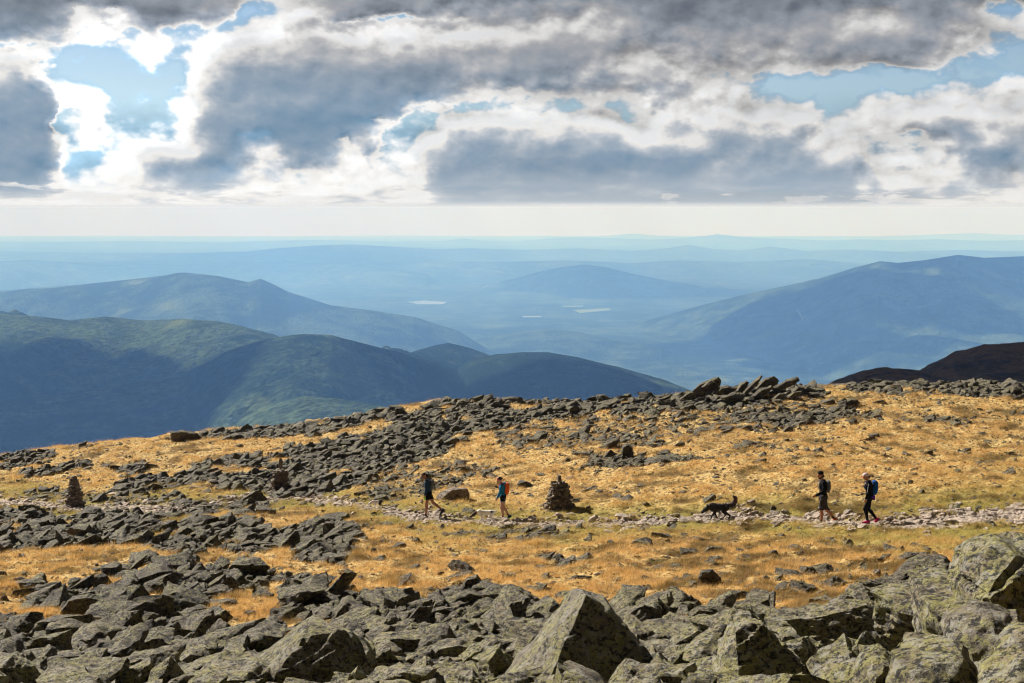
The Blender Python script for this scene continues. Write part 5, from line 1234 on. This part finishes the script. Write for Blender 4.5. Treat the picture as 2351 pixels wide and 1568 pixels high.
B += [p_ell(A(.32, 0, .455), np.array([.13, .10, .12]), .5, .05), p_ell(hx + A(.01, 0, 0), np.array([.11, .085, .085]), .5, .03), p_cone(hx + A(.03, 0, -.02), hx + A(.125, 0, -.12), .060, .036, .02)]
kids = [('ear', e, simple_mat('black_ear', (.012, .008, .007), .8)) for e in ears(hx + A(-.02, 0, .065), A, True, 1.5)] + [('nose', [p_ell(hx + A(.155, 0, -.08), np.array([.016, .016, .014]))], NOSE), ('tongue', [p_ell(hx + A(.105, 0, -.125), (.03, .014, .012), .7)], fab('pink_tongue', (.6, .2, .2)))]
dog(stand(1652, 52.0), PI, 'dark shaggy dog with its bushy tail curled up, sniffing low along the trail', 1, {'body': DD}, {'body': B, 'kids': kids, 'wr': .012})
SD = dog_mat('white_coat_black_hind', lambda b, x, y, z, n: b.mix((x + n*.10 + z*.3).step(.12, .08), (.80, .74, .70), (.03, .026, .026)))
B, hx, A = dog_skel(.70, tail='down', hz=.42)
kids = [('ear', e, simple_mat('red_brown_ear', (.16, .05, .03), .8)) for e in ears(hx, A, False, .7)] + [('nose', [p_ell(hx + A(.155, 0, -.08), np.array([.013, .013, .012]))], NOSE),
        ('collar', [p_cone(A(.365, .058, .50), A(.365, -.058, .50), .012, .012), p_cone(A(.365, .058, .50), A(.33, .062, .41), .012, .012), p_cone(A(.365, -.058, .50), A(.33, -.062, .41), .012, .012), p_cone(A(.33, .062, .41), A(.33, -.062, .41), .012, .012)], fab('red_collar', (.75, .08, .05)))]
dog(stand(867, 61.5), PI + .5, 'small white and black dog with a red collar, farthest ahead on the trail', 1, {'body': SD}, {'body': B, 'kids': kids})

# ---- cairns
def cairn(u, y, hgt, wb, label, seed, courses, topk=1.0, taper=.6, capr=.16):
    r_ = np.random.default_rng(seed); x, yy, z = stand(u, y); z -= .05
    root = empty('cairn', (x, yy, z), label=label, category='cairn', group='stone cairns marking the trail'); h = 0; n = 0
    cs = courses
    for c in range(cs):
        f_ = c/(cs-1); rad = wb*.5*(1 - (1-taper)*f_**1.15); th = hgt/cs*r_.uniform(.9, 1.25)
        m = 1 if c >= cs-1 else max(3, int(2*PI*rad/ (.30 - .08*f_)))
        rad *= 1 + .22*max(0, 1-f_*5)
        if c >= cs-1: th *= topk; rad = capr
        for j in range(m):
            a = 2*PI*j/m + r_.uniform(-.3, .3); rr = rad*.62 if m > 1 else 0
            sx = (2*PI*rad/m*.55 if m > 1 else rad*1.15)*r_.uniform(.6, 1.25)
            P, F = rock_shape(seed*40+n, 4, squash=.5, rough=.08); P = P.copy(); P[:, 0] *= sx; P[:, 1] *= rad*.55 if m > 1 else sx*.9; P[:, 2] *= th/.55*r_.uniform(.40, .56)
            ca, sa = math.cos(a+PI/2), math.sin(a+PI/2); P[:, :2] = P[:, :2] @ np.array([[ca, sa], [-sa, ca]])
            me = mesh_np('stone', P, F); finish(me, 32); add_attr(me, 'tint', np.full(len(P), r_.uniform(0, .98)))
            link('stone', me, M_CAIRN, parent=root, loc=(math.cos(a)*rr + r_.normal(0, .015), math.sin(a)*rr*.9, h + th*(.45 + r_.uniform(-.22, .22))), rot=(r_.normal(0, .14 if m > 1 else .03), r_.normal(-.05, .16) if m > 1 else 0, r_.uniform(-.3, .3))); n += 1
        if m > 1:  # rubble core
            P, F = rock_shape(seed*40+900+c, 3, squash=.5, rough=.05); P = P*np.array([rad*.55, rad*.5, th*.8])
            me = mesh_np('stone', P, F); finish(me, 32); add_attr(me, 'tint', np.full(len(P), .4)); link('stone', me, M_CAIRN, parent=root, loc=(0, 0, h+th*.4)); n += 1
        h += th*.86
    s = hgt/h
    root.scale = (1, 1, s)
    return n
print('cairn stones', cairn(1284, 57.2, 1.50, 1.30, 'middle cairn of stacked brown stones on the grass behind the trail, biggest of the three', 3, 9, 2.0, .50, .24),
 cairn(172, 69.5, 1.62, 1.0, 'dark tapering cairn with a white top stone at the far left', 4, 13, 1.8, .36, .17),
 cairn(645, 71.0, 1.65, 1.10, 'small squat cairn with a pointed top stone in front of the stone field', 5, 7, 2.0, .6, .17))
scene.view_settings.view_transform = 'Standard'; scene.view_settings.look = 'None'
scene.view_settings.exposure = 0.85; scene.view_settings.gamma = 1.0; scene.view_settings.use_curve_mapping = False
cy = scene.cycles
cy.max_bounces = 4; cy.diffuse_bounces = 2; cy.glossy_bounces = 2; cy.transmission_bounces = 2; cy.volume_bounces = 1; cy.transparent_max_bounces = 8
cy.filter_width = 1.15; cy.use_denoising = True; cy.sample_clamp_indirect = 4.0
